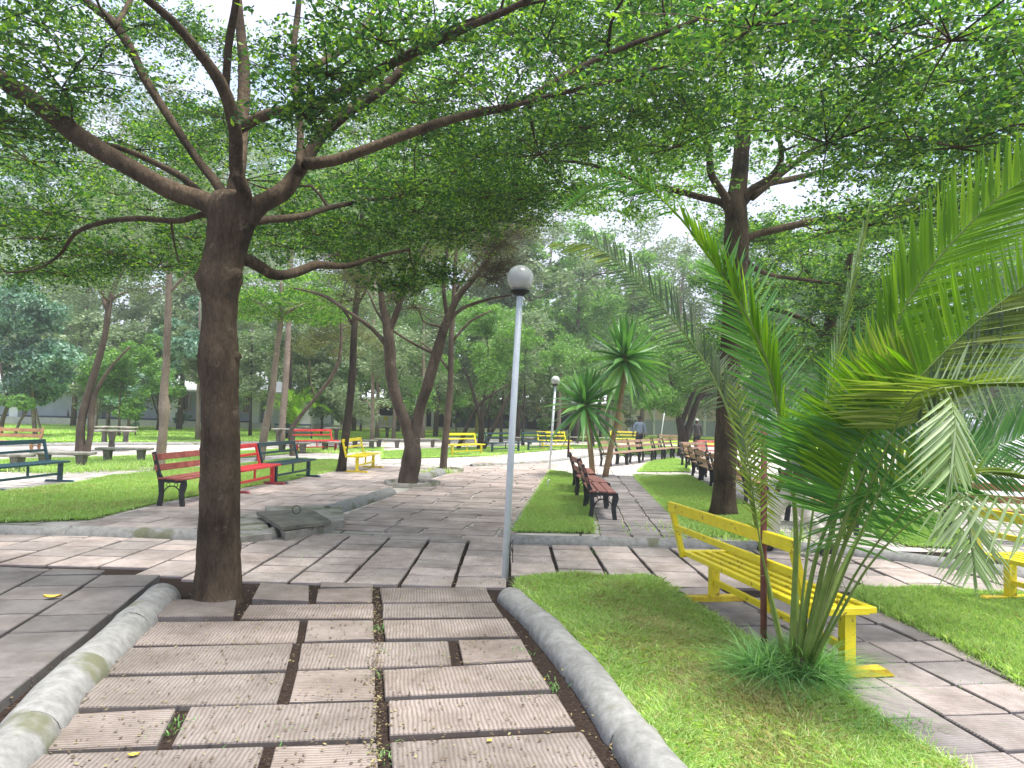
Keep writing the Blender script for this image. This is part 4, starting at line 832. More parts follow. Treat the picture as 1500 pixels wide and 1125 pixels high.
def frond(root, o, pts, n, L, w, m, roll=0., droop=.15, start=.3, rad=.012, rng=rs, vang=.25, ang=(60, 22), sides=(1, -1), tipL=.45, jit=.12, endr=.002, rm='rachis', sets=None, spines=0):
    """sets: list of (direction, forward pull, n, length, width, material, start, end, droop) leaflet ranks along one stalk"""
    A = smooth_path(np.array(pts), 28); mb = MB(); k = len(A); rr = endr + (rad - endr) * np.linspace(1, 0, k) ** 1.4
    mb.tube(A - o, rr, 7); V = []
    for q in range(spines):
        b = A[1 + int(rng.uniform(1, 11))] - o; dd = unit(rng.normal(size=3) + np.array((0, 0, .4))); mb.tube([b, b + dd * rng.uniform(.05, .12)], [.0022, .0005], 3)
    st = mb.build('frond', M[rm], root, True)
    T = unit(np.gradient(A, axis=0)); s_ = np.linspace(0, 1, k)
    def at(u): return np.array([np.interp(u, s_, A[:, j]) for j in range(3)]), unit(np.array([np.interp(u, s_, T[:, j]) for j in range(3)]))
    if sets is None:
        lb = LB_()
        for i in range(n):
            u = start + (1 - start) * (i + .5) / n; p, t = at(u)
            hz = np.cross(t, np.array((0, 0, 1.))); hz = hz / (np.linalg.norm(hz) + 1e-6); nm = np.cross(hz, t)
            c, s2 = math.cos(roll), math.sin(roll); sd = hz * c + nm * s2; nn = np.cross(sd, t)
            v = (u - start) / (1 - start); Lk = L * (.55 + .45 * math.sin(PI * min(1, v * 1.5 + .12) * .5)) if v < .55 else L * (1 - (1 - tipL) * ((v - .55) / .45) ** 1.3)
            for sg in sides:
                a = math.radians(ang[0] + (ang[1] - ang[0]) * v + rng.normal() * 5); d = unit(t * math.cos(a) + sd * sg * math.sin(a) + nn * (vang + rng.normal() * jit))
                sidev = unit(np.cross(d, nn + sd * .3 * rng.normal())); lb.blade(p, d, sidev, Lk * rng.uniform(.85, 1.1), w * rng.uniform(.8, 1.15), droop * rng.uniform(.5, 1.6), fold=.18)
        lb.build('leaflets', M[m], st, o); return st
    for D, fw, n_, L_, w_, m_, s0, s1, dr in sets:
        lb = LB_(); D = unit(np.array(D, float))
        for i in range(n_):
            v = (i + rng.uniform(.3, .7)) / n_; u = s0 + (s1 - s0) * v; p, t = at(u); f = fw * (.8 + .9 * v ** 2)
            d = unit(D + t * f + rng.normal(size=3) * .055); env = min(1, .6 + 1.6 * v, 1.0 - .5 * max(0, v - .6) / .4)
            sv = unit(t - d * t.dot(d) + rng.normal(size=3) * .22); lb.blade(p, d, sv, L_ * env * rng.uniform(.86, 1.08), w_ * rng.uniform(.8, 1.15), dr * rng.uniform(.4, 1.6), fold=.2)
        lb.build('leaflets', M[m_], st, o)
    return st
BX, BY = 1.80, 4.42
proot = empty('date_palm', 'young date palm with arching fronds growing out of a grass clump before the yellow bench', 'palm', None, (BX, BY, 0)); o = np.array((BX, BY, 0.))
mb = MB(); mb.tube([(0, 0, -.05), (0, 0, .06), (0.01, 0, .16), (0.02, 0, .26)], [.075, .08, .065, .04], 12, jit=.15); mb.build('stem', M['husk'], proot, True)
def FP(*p): return [P(a, b, y) for a, b, y in p]
U = (0, 0, 1)
fr = [
 # bright arch to the left, leaflets folded close; dark ranks behind
 (FP((1160,962,4.42),(1163,880,4.40),(1166,780,4.35),(1158,690,4.3),(1143,620,4.25),(1128,545,4.2),(1092,460,4.1),(1042,380,4.0),(990,312,3.9),(945,272,3.85),(890,264,3.8),(835,300,3.75)),
   [((.25,-.2,.7), 1.4, 52, .32, .022, 'palmleaf', .34, .78, .0), ((-.3,-.2,.25), 1.4, 34, .22, .016, 'palmleaf', .42, .86, .05), ((-.6,0,-.25), .5, 24, .20, .014, 'palmdark', .80, 1., .25), ((.1,-.3,1), .5, 20, .12, .012, 'palmdark', .80, 1., .1),
    ((1,.5,.55), .5, 46, .42, .020, 'palmdark', .36, .72, .08), ((-1,.4,.35), .35, 50, .36, .019, 'palmdark', .32, .68, .1)]),
 (FP((1150,962,4.5),(1130,880,4.8),(1112,790,5.0),(1093,700,4.8),(1074,624,4.85),(1054,572,4.9),(1028,524,5.0),(985,467,5.05),(942,421,5.1),(900,380,5.15),(864,358,5.2),(812,356,5.25)),
   [((.1,.1,1), .25, 60, .34, .018, 'palmgrey', .32, .92, .05), ((.55,0,-.5), .5, 50, .30, .018, 'palmolive', .28, .62, .15), ((-.3,0,-.6), .9, 45, .22, .016, 'palmgrey', .5, .9, .15), ((-.6,0,-.4), .8, 20, .20, .016, 'palmolive', .86, 1., .2), ((.8,.3,.7), .2, 40, .34, .018, 'palmgrey', .36, .62, .1)]),
 # great bright frond up to the right
 (FP((1178,965,4.35),(1195,880,4.3),(1215,790,4.25),(1240,700,4.2),(1285,560,4.1),(1329,443,4.0),(1374,379,3.95),(1412,337,3.9),(1454,296,3.85),(1500,264,3.8),(1570,225,3.7)),
   [((-.12,0,1), .12, 105, .44, .025, 'palmleaf', .34, 1., .0), ((1,-.35,.12), .35, 95, .52, .022, 'palmleaf', .42, 1., .06), ((-1,0,.75), .2, 34, .36, .020, 'palmleaf', .28, .48, .05)]),
 (FP((1180,965,4.3),(1200,890,4.2),(1225,800,4.05),(1262,700,3.95),(1310,600,3.85),(1350,550,3.75),(1400,500,3.7),(1450,455,3.65),(1515,410,3.6),(1580,380,3.5)),
   [((-.35,0,1), .1, 85, .40, .022, 'palmleaf', .42, 1., .0), ((.05,.1,-1), -.1, 60, .36, .016, 'palmgrey', .62, 1., .05), ((1,-.2,.0), .4, 70, .48, .020, 'palmolive', .55, 1., .08)]),
 # leaflets to the left, in the middle of the crown
 (FP((1172,965,4.4),(1182,880,4.3),(1200,800,4.2),(1228,730,4.05),(1250,670,3.95),(1290,612,3.85),(1325,570,3.8),(1345,545,3.75)),
   [((-1,-.15,.38), .0, 90, .56, .021, 'palmdark', .50, .88, .05), ((-1,-.25,.5), .15, 60, .56, .022, 'palmleaf', .58, 1., .08), ((-.8,-.1,.9), .3, 40, .50, .021, 'palmolive', .75, 1., .05), ((.6,-.2,-.6), .1, 40, .40, .019, 'palmdark', .55, .9, .1)]),
 (FP((1180,970,4.45),(1205,890,4.3),(1240,790,4.1),(1280,700,3.9),(1315,620,3.8),(1345,575,3.7),(1380,566,3.6),(1440,562,3.5),(1520,560,3.4)),
   [((1,0,.10), .5, 60, .50, .018, 'palmolive', .68, 1., .05), ((-1,-.1,.12), -.1, 40, .50, .018, 'palmolive', .68, .9, .05), ((.2,0,-1), .2, 14, .22, .010, 'palmpale', .78, 1., .1), ((.2,0,1), .3, 20, .26, .010, 'palmpale', .8, 1., .1)]),
 # low dark sprays
 (FP((1180,970,4.4),(1200,900,4.3),(1228,820,4.15),(1262,755,4.05),(1305,715,3.95),(1360,700,3.85),(1420,712,3.75)),
   [((-1,-.2,-.05), -.1, 34, .42, .015, 'palmdark', .5, .95, .22), ((.8,-.1,-.35), .4, 36, .40, .018, 'palmdark', .5, 1., .15), ((-.2,.1,1), .3, 50, .42, .020, 'palmolive', .5, 1., .1)]),
 (FP((1185,972,4.4),(1212,890,4.4),(1245,810,4.45),(1290,745,4.5),(1350,705,4.6),(1420,690,4.7),(1490,700,4.8)),
   [((1,0,.1), 1.0, 50, .50, .018, 'palmolive', .5, 1., .08), ((-.1,0,1), .7, 40, .44, .020, 'palmdark', .4, 1., .1), ((.3,0,-.8), .8, 50, .36, .019, 'palmdark', .4, 1., .1)]),
 (FP((1180,970,4.5),(1205,900,4.7),(1240,820,4.9),(1290,740,5.0),(1350,695,5.1),(1410,668,5.2),(1470,650,5.3),(1540,625,5.4)),
   [((.25,0,1), .2, 70, .46, .026, 'palmdark', .45, 1., .03), ((.7,0,-.6), .5, 50, .36, .024, 'palmdark', .45, 1., .06)]),
 # spear and thin stalks
 (FP((1168,962,4.4),(1178,850,4.42),(1192,740,4.45),(1205,640,4.5),(1222,540,4.5),(1243,440,4.5),(1260,360,4.5),(1274,298,4.5)),
   [((-.3,0,.4), 4., 20, .26, .012, 'palmpale', .5, .93, 0), ((.5,0,.3), 4., 18, .26, .012, 'palmolive', .5, .97, 0)]),
 (FP((1150,965,4.45),(1135,900,4.4),(1118,820,4.3),(1108,760,4.25),(1098,690,4.2),(1088,630,4.2),(1076,570,4.2)),
   [((.7,0,.3), .8, 24, .20, .015, 'palmolive', .5, 1., .1), ((-.7,0,.2), .8, 22, .18, .014, 'palmolive', .5, 1., .1)]),
 # bent pale fronds hanging at the right
 (FP((1185,972,4.35),(1210,905,4.2),(1240,830,4.0),(1275,750,3.85),(1320,650,3.7),(1355,590,3.6),(1385,568,3.5),(1397,600,3.45),(1399,650,3.42),(1397,690,3.4)),
   [((-1,0,-.55), .35, 17, .36, .022, 'palmpale', .84, 1., .0), ((.7,0,-1), .5, 15, .26, .022, 'palmpale', .84, 1., .0), ((-.3,-.1,-1), .8, 16, .30, .020, 'palmpale', .86, 1., 0)]),
 (FP((1187,973,4.35),(1220,905,4.2),(1260,830,4.05),(1310,765,3.9),(1360,715,3.75),(1392,705,3.65),(1412,740,3.6),(1424,790,3.58),(1427,830,3.56)),
   [((-1,0,-.4), .6, 16, .30, .020, 'palmpale', .80, 1., .05), ((1,0,-.6), .6, 18, .32, .020, 'palmpale', .80, 1., .05), ((0,-.1,-1), .8, 14, .26, .017, 'palmpale', .86, 1., 0)]),
 (FP((1190,973,4.3),(1230,900,4.1),(1280,820,3.9),(1350,755,3.7),(1430,725,3.5),(1500,735,3.4),(1560,780,3.3)),
   [((-.7,0,-.9), .1, 13, .32, .016, 'palmpale', .68, 1., .1), ((.5,0,-.9), .5, 13, .3, .016, 'palmpale', .62, 1., .1)]),
 (FP((1170,960,4.5),(1168,880,4.6),(1172,790,4.7),(1182,700,4.8),(1200,620,4.9),(1235,560,5.0),(1300,500,5.1),(1380,450,5.2),(1460,420,5.3)),
   [((-.2,0,1), .3, 70, .40, .022, 'palmdark', .35, 1., .05), ((.8,0,-.5), .4, 60, .40, .022, 'palmdark', .4, 1., .08), ((-1,0,.2), .4, 40, .36, .02, 'palmdark', .35, .65, .1)]),
]
for i, (pts, sets) in enumerate(fr):
    frond(proot, o, pts, 0, 0, 0, None, rad=.021 if i < 9 else .011, rng=np.random.RandomState(300 + i), sets=sets, spines=9)
# grass clump round its foot: stuff
n = 2300; a = rs.uniform(0, 2 * PI, n); r = np.abs(rs.normal(0, .15, n)); cx, cy = G(1158, 1018); 
rk = rs.randint(0, 9, n); cjx = rs.normal(0, .10, 9)[rk]; cjy = rs.normal(0, .06, 9)[rk]; cx = cx + cjx; cy = cy + cjy; r = r * .42
cl = blades(cx + np.cos(a) * r * 1.35, cy + .1 + np.sin(a) * r * .8, np.full(n, .03), rs.uniform(.08, .40, n), rs.uniform(.006, .013, n), rs.uniform(.4, 1.9, n), M['tuft'], 'grass_clump')
n = 500; cx, cy = G(1260, 1070); blades(rs.normal(cx, .14, n), rs.normal(cy, .10, n), np.full(n, .01), rs.uniform(.05, .14, n), rs.uniform(.004, .008, n), rs.uniform(.4, 1.4, n), M['tuft'], 'grass_clump')
n = 700; a_ = rs.rand(n); ex = np.interp(a_, [0, 1], [1.96, 1.50]); ey = np.interp(a_, [0, 1], [4.2, 6.5]); blades(ex - .03 + rs.normal(0, .03, n), ey, np.full(n, .01), rs.uniform(.03, .09, n), rs.uniform(.004, .007, n), rs.uniform(.4, 1.4, n), M['tuft'], 'grass_clump')
for (px, py, s, nn) in ((170,688,.5,700),(200,682,.5,600),(112,690,.4,500),(70,692,.4,500),(1085,788,.6,500),(640,694,.25,200),(700,668,.5,350),(490,664,.6,400)):
    cx, cy = G(px, py); blades(rs.normal(cx, s, nn), rs.normal(cy, s * .6, nn), np.full(nn, .01), rs.uniform(.08, .26, nn), rs.uniform(.012, .022, nn), rs.uniform(.3, 1.2, nn), M['grass'], 'grass_clump')
# small palm far left of centre
x, y = G(430, 645); pr = empty('small_palm', 'small feathery palm on the bright lawn behind the red bench', 'palm', None, (x, y, 0)); o2 = np.array((x, y, 0.))
for k in range(11):
    a = k * 2.4; rg = np.random.RandomState(k + 600); R_ = rg.uniform(.8, 1.6); hh = 3.0 - .12 * k
    pts = [(x, y, .05), (x + math.cos(a) * R_ * .15, y + math.sin(a) * R_ * .15, hh * .45), (x + math.cos(a) * R_ * .5, y + math.sin(a) * R_ * .5, hh * .85), (x + math.cos(a) * R_, y + math.sin(a) * R_, hh * .95), (x + math.cos(a) * R_ * 1.35, y + math.sin(a) * R_ * 1.35, hh * .8)]
    frond(pr, o2, pts, 26, .55, .05, 'palmleaf', .4, .3, .25, rad=.03, rng=rg)
def dragon(label, stem, nl, L, w, seed, base):
    x, y = G(*base); r = empty('dragon_tree', label, 'dragon tree', 'dragon trees', (x, y, 0)); o = np.array((x, y, 0.)); rg = np.random.RandomState(seed)
    A = smooth_path(np.array([P(a, b, y) for a, b in stem]), 12); mb = MB(); mb.tube(A - o, np.linspace(.085, .055, 12), 9, jit=.06, rng=rg); mb.build('trunk', M['drag'], r, True)
    top = A[-1]; lb = LB_()
    for k in range(nl):
        v = (k + .5) / nl; el = math.radians(-58 + 140 * v ** .8) + rg.normal() * .08; a = k * 2.39996 + rg.normal() * .15
        d = np.array((math.cos(a) * math.cos(el), math.sin(a) * math.cos(el), math.sin(el))); sd = unit(np.cross(d, np.array((0, 0, 1.)))); q_ = rg.uniform(-.8, .8); sd = sd * math.cos(q_) + np.cross(d, sd) * math.sin(q_); b = top + np.array((0, 0, -.14 + .22 * v)) + d * .03
        lb.blade(b, d, sd, L * rg.uniform(.85, 1.1) * (1 - .25 * v), w * rg.uniform(.85, 1.1), .26 if v < .5 else .03, fold=.22)
    lb.build('crown', M['dragleaf'], r, o)
M['drag'] = mat('tan_ringed_bark', (.30, .18, .10), .8, col2=(.45, .31, .19), nscale=12, bump=.5)
M['dragleaf'] = leafmat('sword_leaf', (.04, .12, .04), (.08, .21, .06), (.18, .35, .10), trans=.25, rough=.4, spec=.6)
dragon('taller dragon tree leaning right behind the slatted benches', [(886,700),(894,660),(903,620),(910,580),(915,548),(916,522)], 80, 1.45, .145, 81, (886,700))
dragon('shorter dragon tree with upright stem left of the leaning one', [(868,700),(866,670),(863,640),(860,610),(857,590)], 72, 1.3, .14, 82, (868,700))
x, y = G(832, 671); r = MB(); r.tube([(0, 0, -.02), (.02, 0, .8), (.0, 0, 1.6), (.12, 0, 2.3)], [.045, .035, .03, .02], 7); rr = r.build('dead_sapling', M['bark4'], None, True); rr.location = (x, y, 0); tag(rr, 'thin leafless dark stem in the paving right of the second lamp', 'tree')
# ------------------------------------------------------------------ benches
def make_steel(pm, dm):
    L = 1.95; r = bpy.data.objects.new('steel_bench', None); COL.objects.link(r); r.empty_display_size = .1
    s = MB(); z = .445
    for x in (-.20, .20): s.box((x, 0, z), (.05, L, .04), bev=.004)
    for y in (-L / 2 + .03, L / 2 - .03): s.box((0, y, z - .004), (.352, .06, .046), bev=.004)
    for x in (-.10, 0, .10): s.box((x, 0, z + .004), (.048, L - .124, .028), bev=.004)
    s.build('seat', M[pm], r)
    b = MB()
    for sg in (-1, 1): b.bar((-.222, sg * (L / 2 - .035), .41), (-.335, sg * (L / 2 - .035), .84), .05, .04)
    b.box((-.338, 0, .845), (.038, L, .085), bev=.004); b.box((-.292, 0, .665), (.03, L - .03, .05), bev=.004)
    b.build('backrest', M[pm], r)
    for sg in (-1, 1):
        y = sg * (L / 2 - .06); l = MB(); l.box((.06, y, .245), (.075, .07, .354), bev=.004); lo = l.build('leg', M[pm], r)
        f = MB(); f.add([(-.25, y - .045, .03), (.37, y - .045, .03), (.37, y + .045, .03), (-.25, y + .045, .03), (-.21, y - .045, .075), (.31, y - .045, .075), (.31, y + .045, .075), (-.21, y + .045, .075)], [(3, 2, 1, 0), (4, 5, 6, 7), (0, 1, 5, 4), (1, 2, 6, 5), (2, 3, 7, 6), (3, 0, 4, 7)])
        f.build('foot_plate', M[dm], lo)
    t = MB(); t.box((.06, 0, .20), (.04, L - .20, .045), bev=.003); t.box((.06, 0, .325), (.035, .035, .20), bev=.003); t.build('stretcher', M[pm], r)
    return r
def make_wood(wm, L=1.5, im='iron'):
    r = bpy.data.objects.new('slatted_bench', None); COL.objects.link(r); r.empty_display_size = .1
    s = MB()
    for x in (-.165, -.02, .125): s.box((x, 0, .468 - .012 * (x > 0)), (.125, L, .028), bev=.006)
    s.build('seat', M[wm], r)
    b = MB()
    for x, z in ((-.262, .63), (-.306, .80)): b.box((x, 0, z), (.026, L - .02, .105), bev=.006, tilt=(-.22, 'Y'))
    b.build('backrest', M[wm], r)
    for sg in (-1, 1):
        y = sg * (L / 2 - .05); w = .05; m = MB()
        def plate(pts):       # side profile given as centre line x,z and width
            for (x0, z0, w0), (x1, z1, w1) in zip(pts[:-1], pts[1:]):
                d = unit(np.array((x1 - x0, z1 - z0))); nx, nz = -d[1], d[0]
                V = [(x0 + nx * w0 / 2, y - w / 2, z0 + nz * w0 / 2), (x0 - nx * w0 / 2, y - w / 2, z0 - nz * w0 / 2), (x1 - nx * w1 / 2, y - w / 2, z1 - nz * w1 / 2), (x1 + nx * w1 / 2, y - w / 2, z1 + nz * w1 / 2)]
                V += [(a, y + w / 2, c) for a, _, c in V]; m.add(V, [(0, 1, 2, 3), (7, 6, 5, 4), (0, 4, 5, 1), (1, 5, 6, 2), (2, 6, 7, 3), (3, 7, 4, 0)])
        plate([(-.20, .03, .07), (-.175, .22, .062), (-.19, .43, .08), (-.235, .55, .055), (-.335, .88, .045)])
        plate([(.18, .03, .065), (.155, .22, .07), (.185, .37, .10), (.195, .45, .05)])
        plate([(-.21, .428, .045), (.20, .425, .05)])
        # curled brace below the seat
        c = [(-.15 + .29 * (1 - math.cos(k / 8 * PI)) / 2, y, .20 + .15 * math.sin(k / 8 * PI)) for k in range(9)]; m.tube(c, .010, 5)
        for q in (-.07, .06): m.tube([(q + .03 * math.cos(k * .8), y, .37 + .03 * math.sin(k * .8)) for k in range(9)], .006, 4)
        m.build('leg_frame', M[im], r)
    t = MB(); t.box((-.02, 0, .435), (.03, L - .14, .02)); t.build('stretcher', M[im], r)
    return r
protos = {}
def bench(kind, p, rz, label, group=None, sc_=1.):
    first = kind not in protos
    if first: protos[kind] = make_steel(*kind[1:]) if kind[0] == 's' else make_wood(*kind[1:])
    o = protos[kind] if first else copy_tree(protos[kind])
    o.location = (p[0], p[1], 0); o.rotation_euler = (0, 0, rz); tag(o, label, 'bench', group); return o
SY, SR, ST = ('s', 'yellow', 'yellow_dirty'), ('s', 'red', 'red_dirty'), ('s', 'teal', 'teal')
def sb(kind, pa, pb, label, group='painted steel benches'):     # pa far foot, pb near foot: bench faces to +x side
    a = np.array(G(*pa, .03)); b = np.array(G(*pb, .03)); d = unit(a - b); rz = math.atan2(d[1], d[0]) - PI / 2; nx = np.array((math.cos(rz), math.sin(rz)))
    return bench(kind, (a + b) / 2 - nx * .06, rz, label, group)
sb(SY, (1044,879), (1243,991), 'large yellow steel bench on the grey slabs behind the young palm')
b2 = bench(SY, (4.72, 5.75), math.radians(9.5), 'yellow steel bench cut by the right edge of the view', 'painted steel benches')
sb(SY, (546,685), (523,692), 'small yellow steel bench in front of the straight dark trunk')
bench(SY, (-1.75, 28.3), math.radians(-35), 'yellow steel bench beside the many-stemmed tree', 'painted steel benches')
bench(ST, (-.25, 31.3), math.radians(-38), 'dark steel bench just left behind the near lamp post', 'painted steel benches')
bench(ST, (1.35, 34.0), math.radians(-38), 'dark steel bench between the two lamp posts', 'painted steel benches')
bench(SY, (2.25, 36.2), math.radians(-50), 'distant yellow steel bench behind the second lamp post', 'painted steel benches')
bench(ST, (-9.25, 13.75), math.radians(-3), 'dark teal steel bench on the path at the far left', 'painted steel benches')
bench(SR, (-5.15, 14.4), math.radians(-3), 'red steel bench just right of the big trunk', 'painted steel benches')
bench(ST, (-4.98, 16.35), math.radians(-6), 'dark teal steel bench at the end of the near red one', 'painted steel benches')
bench(SR, (-7.65, 28.3), math.radians(-38), 'red steel bench behind the elbow-shaped thin tree', 'painted steel benches')
bench(ST, (-11.6, 38.5), math.radians(-60), 'dark bench half hidden behind the pale trunk on the lawn', 'painted steel benches')
bench(SY, (6.9, 42.5), math.radians(-80), 'far yellow bench on the lawn near the walker in grey', 'painted steel benches')
WR, WD, WO, WT = ('w', 'wood_red', 1.6), ('w', 'wood', 1.5), ('w', 'wood_old', 1.35), ('w', 'wood_tan', 1.5)
gw = 'slatted benches with iron legs'
bench(WR, (-5.32, 12.25), math.radians(-4), 'red-brown slatted bench half hidden by the big trunk', gw)
bench(WD, (1.50, 11.95), math.radians(-2), 'nearest slatted bench on the edge of the plank path', gw)
bench(WD, (1.56, 13.62), math.radians(2), 'second slatted bench behind the nearest on the plank path', gw)
bench(WD, (1.62, 15.7), math.radians(-3), 'third slatted bench, by the feet of the dragon trees', gw)
ax = unit(np.array((3.2, 5.7))); rz = math.atan2(ax[1], ax[0]) - PI / 2
names = ['first bench from the left in the row facing the lawn, behind the leaning dragon trunk', 'second bench from the left in the row facing the lawn', 'third bench from the left in the row facing the lawn', 'fourth bench from the left in the row facing the lawn', 'fifth bench from the left in the row facing the lawn', 'last bench of the row facing the lawn, next to the thick dark tree']
for k in range(6):
    p = np.array((3.55, 24.4)) + ax * (1.36 * k); bench(WO, p, rz + rs.normal() * .05, names[k], gw)
for k, (p, lab) in enumerate((((4.72, 14.35), 'tan slatted bench showing right of the second umbrella trunk'), ((4.95, 16.1), 'slatted bench hidden mostly by the second umbrella trunk'), ((5.05, 17.9), 'slatted bench just left of the second umbrella trunk'), ((5.3, 19.6), 'slatted bench two left of the second umbrella trunk'), ((5.85, 22.6), 'leftmost bench of the row behind the second umbrella tree'))):
    bench(WT, p, math.radians(-4), lab, gw)
bench(WT, (4.75, 11.0), math.radians(4), 'slatted bench behind the walking man and the palm', gw)
bench(WT, (7.0, 10.2), math.radians(70), 'brown slatted bench behind the drooping pale fronds', gw)
bench(WT, (8.9, 10.6), math.radians(80), 'slatted bench at the right edge before the road', gw)
bench(WO, (6.7, 25.5), math.radians(-60), 'small slatted bench on the paving right of the thick dark tree', gw)
bench(WR, (8.2, 28.5), math.radians(-75), 'reddish slatted bench left of the second umbrella trunk, far off', gw)
bench(WO, (8.4, 37.5), math.radians(-85), 'weathered bench on the far lawn behind the row of benches', gw)
bench(('w', 'wood_tan', 1.38, 'wood_tan'), (-14.9, 21.6), math.radians(-90), 'brown wooden bench standing behind the dark teal one at the left', 'wooden benches')
bench(('w', 'wood_red', 1.5, 'red_dirty'), (-16.2, 71.4), math.radians(-90), 'red bench against the low white wall of the canteen', 'wooden benches')
# concrete tables and seats
def slab_bench(px, py, w, rz, label, h=.42, d=.42, legs=2, cat='bench', top=.07, name='concrete_bench'):
    x, y = G(px, py); r = empty(name, label, cat, 'concrete benches and tables', (x, y, 0), rz)
    m = MB(); m.box((0, 0, h - top / 2), (w, d, top), bev=.015); m.build('top' if cat == 'table' else 'seat', M['conc'], r)
    for k in range(legs):
        q = 0 if legs == 1 else (-.3 + .6 * k) * w; l = MB(); l.lathe((q, 0, 0), [(.13, -.02), (.12, .05), (.09, h * .5), (.15, h - top - .02), (.17, h - top)], 12) if cat == 'table' else l.add([(q + sx * (.09 if z else .07), sy * d * (.42 if z else .3), z * (h - top)) for z in (0, 1) for sx, sy in ((-1, -1), (1, -1), (1, 1), (-1, 1))], [(3, 2, 1, 0), (4, 5, 6, 7), (0, 1, 5, 4), (1, 2, 6, 5), (2, 3, 7, 6), (3, 0, 4, 7)])
        l.build('leg', M['conc_dark'], r)
slab_bench(182, 677, 1.45, .25, 'concrete seat slab right of the leaning twin-stemmed tree')
slab_bench(92, 686, 1.4, .2, 'concrete seat slab left of the leaning twin-stemmed tree')
slab_bench(-5, 690, 1.5, .1, 'concrete seat slab at the far left edge behind the teal bench')
slab_bench(163, 661, 1.35, .2, 'round-legged concrete table in front, beside the leaning twin-stemmed tree', .75, .8, 1, 'table', .06, 'concrete_table')
slab_bench(168, 651, 1.5, 0, 'second concrete table behind the one by the leaning tree', .75, .8, 2, 'table', .06, 'concrete_table')
slab_bench(418, 653, 1.1, 0, 'concrete table between the pale trunk and the red bench', .78, .8, 2, 'table', .06, 'concrete_table')
slab_bench(428, 664, 1.3, 0, 'concrete seat slab in front of the red bench by the bent tree')
slab_bench(492, 649, 1.1, 0, 'concrete table right of the red bench at the bent tree', .78, .8, 1, 'table', .06, 'concrete_table')
slab_bench(488, 662, 1.1, 0, 'concrete seat slab just right of the red bench')
slab_bench(532, 658, 1.2, .1, 'concrete seat slab behind the small yellow bench')
slab_bench(568, 656, 1.4, 0, 'concrete seat slab left of the ringed tree trunk')
slab_bench(620, 655, 1.5, 0, 'concrete seat slab right of the ringed tree trunk')
slab_bench(567, 643, 1.1, 0, 'far concrete table behind the ringed tree', .75, .8, 1, 'table', .06, 'concrete_table')
slab_bench(868, 650, 3.2, 0, 'long low concrete seat behind the dragon trees', .42, .45, 3)
slab_bench(668, 653, 1.3, 0, 'concrete seat slab left of the many-stemmed tree')
slab_bench(768, 651, 1.2, 0, 'concrete seat slab between the dark benches')
# ------------------------------------------------------------------ manhole block, tree rings, post
x, y = G(452, 792); r = empty('manhole', 'raised concrete manhole box with a tilted cover slab and iron ring', 'manhole', None, (x, y, 0), 0)
def rel(p, z=0): q = G(*p, z); return (q[0] - x, q[1] - y)
m = MB(); zz = .12
base = [rel((330,790),.1), rel((402,780),.1), rel((425,794),.1), rel((504,770),.1), rel((480,752),.1), rel((372,752),.1), rel((330,765),.1)]
base = [rel((418,795)), rel((504,775)), rel((500,752)), rel((388,752)), rel((395,775))]
m.add([(a, b, 0) for a, b in base] + [(a, b, zz) for a, b in base], [(4, 3, 2, 1, 0), (5, 6, 7, 8, 9)] + [(i, (i + 1) % 5, 5 + (i + 1) % 5, 5 + i) for i in range(5)]); m.build('box', M['conc'], r)
lid = MB(); L4 = [rel((412,770),.2), rel((486,760),.2), rel((455,742),.2), rel((376,748),.2)]; zs = [.14, .125, .125, .14]
lid.add([(a, b, z) for (a, b), z in zip(L4, zs)] + [(a, b, z + .045) for (a, b), z in zip(L4, zs)], [(3, 2, 1, 0), (4, 5, 6, 7), (0, 1, 5, 4), (1, 2, 6, 5), (2, 3, 7, 6), (3, 0, 4, 7)]); lo = lid.build('cover', M['conc_dark'], r)
q = rel((434,750),.25); rg_ = MB(); rg_.tube([(q[0] + .055 * math.cos(k * PI / 8), q[1], .28 + .055 * math.sin(k * PI / 8)) for k in range(17)], .006, 5, cap=False); rg_.build('ring', M['iron'], lo)
wd = MB(); q1, q2, q3, q4 = rel((345,790),.08), rel((398,784),.08), rel((384,756),.08), rel((340,758),.08); wd.add([(*q1, .10), (*q2, .10), (*q3, .10), (*q4, .10), (*q1, 0), (*q2, 0), (*q3, 0), (*q4, 0)], [(0, 1, 2, 3), (4, 5, 1, 0), (5, 6, 2, 1), (6, 7, 3, 2), (7, 4, 0, 3)]); wd.build('apron', M['conc'], r)
def ring(px, py, rx, ry, label, h=.07):
    x, y = G(px, py); m = MB(); V = []; n = 28; w = .10
    for k in range(n):
        a = k * 2 * PI / n; j = 1 + rs.uniform(-.03, .03)
        for q, z in ((1, 0), (1, h), (1 - w / rx, h), (1 - w / rx, 0)): V.append((math.cos(a) * rx * q * j, math.sin(a) * ry * q * j, z))
    f = [(k * 4 + j, ((k + 1) % n) * 4 + j, ((k + 1) % n) * 4 + j + 1, k * 4 + j + 1) for k in range(n) for j in range(3)]; m.add(V, f); o = m.build('tree_ring', M['conc'], None, True); o.location = (x, y, 0); tag(o, label, 'kerb ring', 'tree rings')
ring(604, 711, .62, .75, 'low concrete ring round the gnarled forked tree', .10); ring(656, 691, .45, .6, 'low concrete edge round the slender tree', .10)
m = MB(); m.tube([(0, 0, -.1), (-.01, 0, .7), (-.015, 0, 1.55)], [.021, .021, .021], 12); o = m.build('iron_post', M['rust'], None, True); x, y = G(1119, 975); o.location = (x, y, 0); tag(o, 'rusty red pipe stuck upright in the grass beside the palm', 'post')
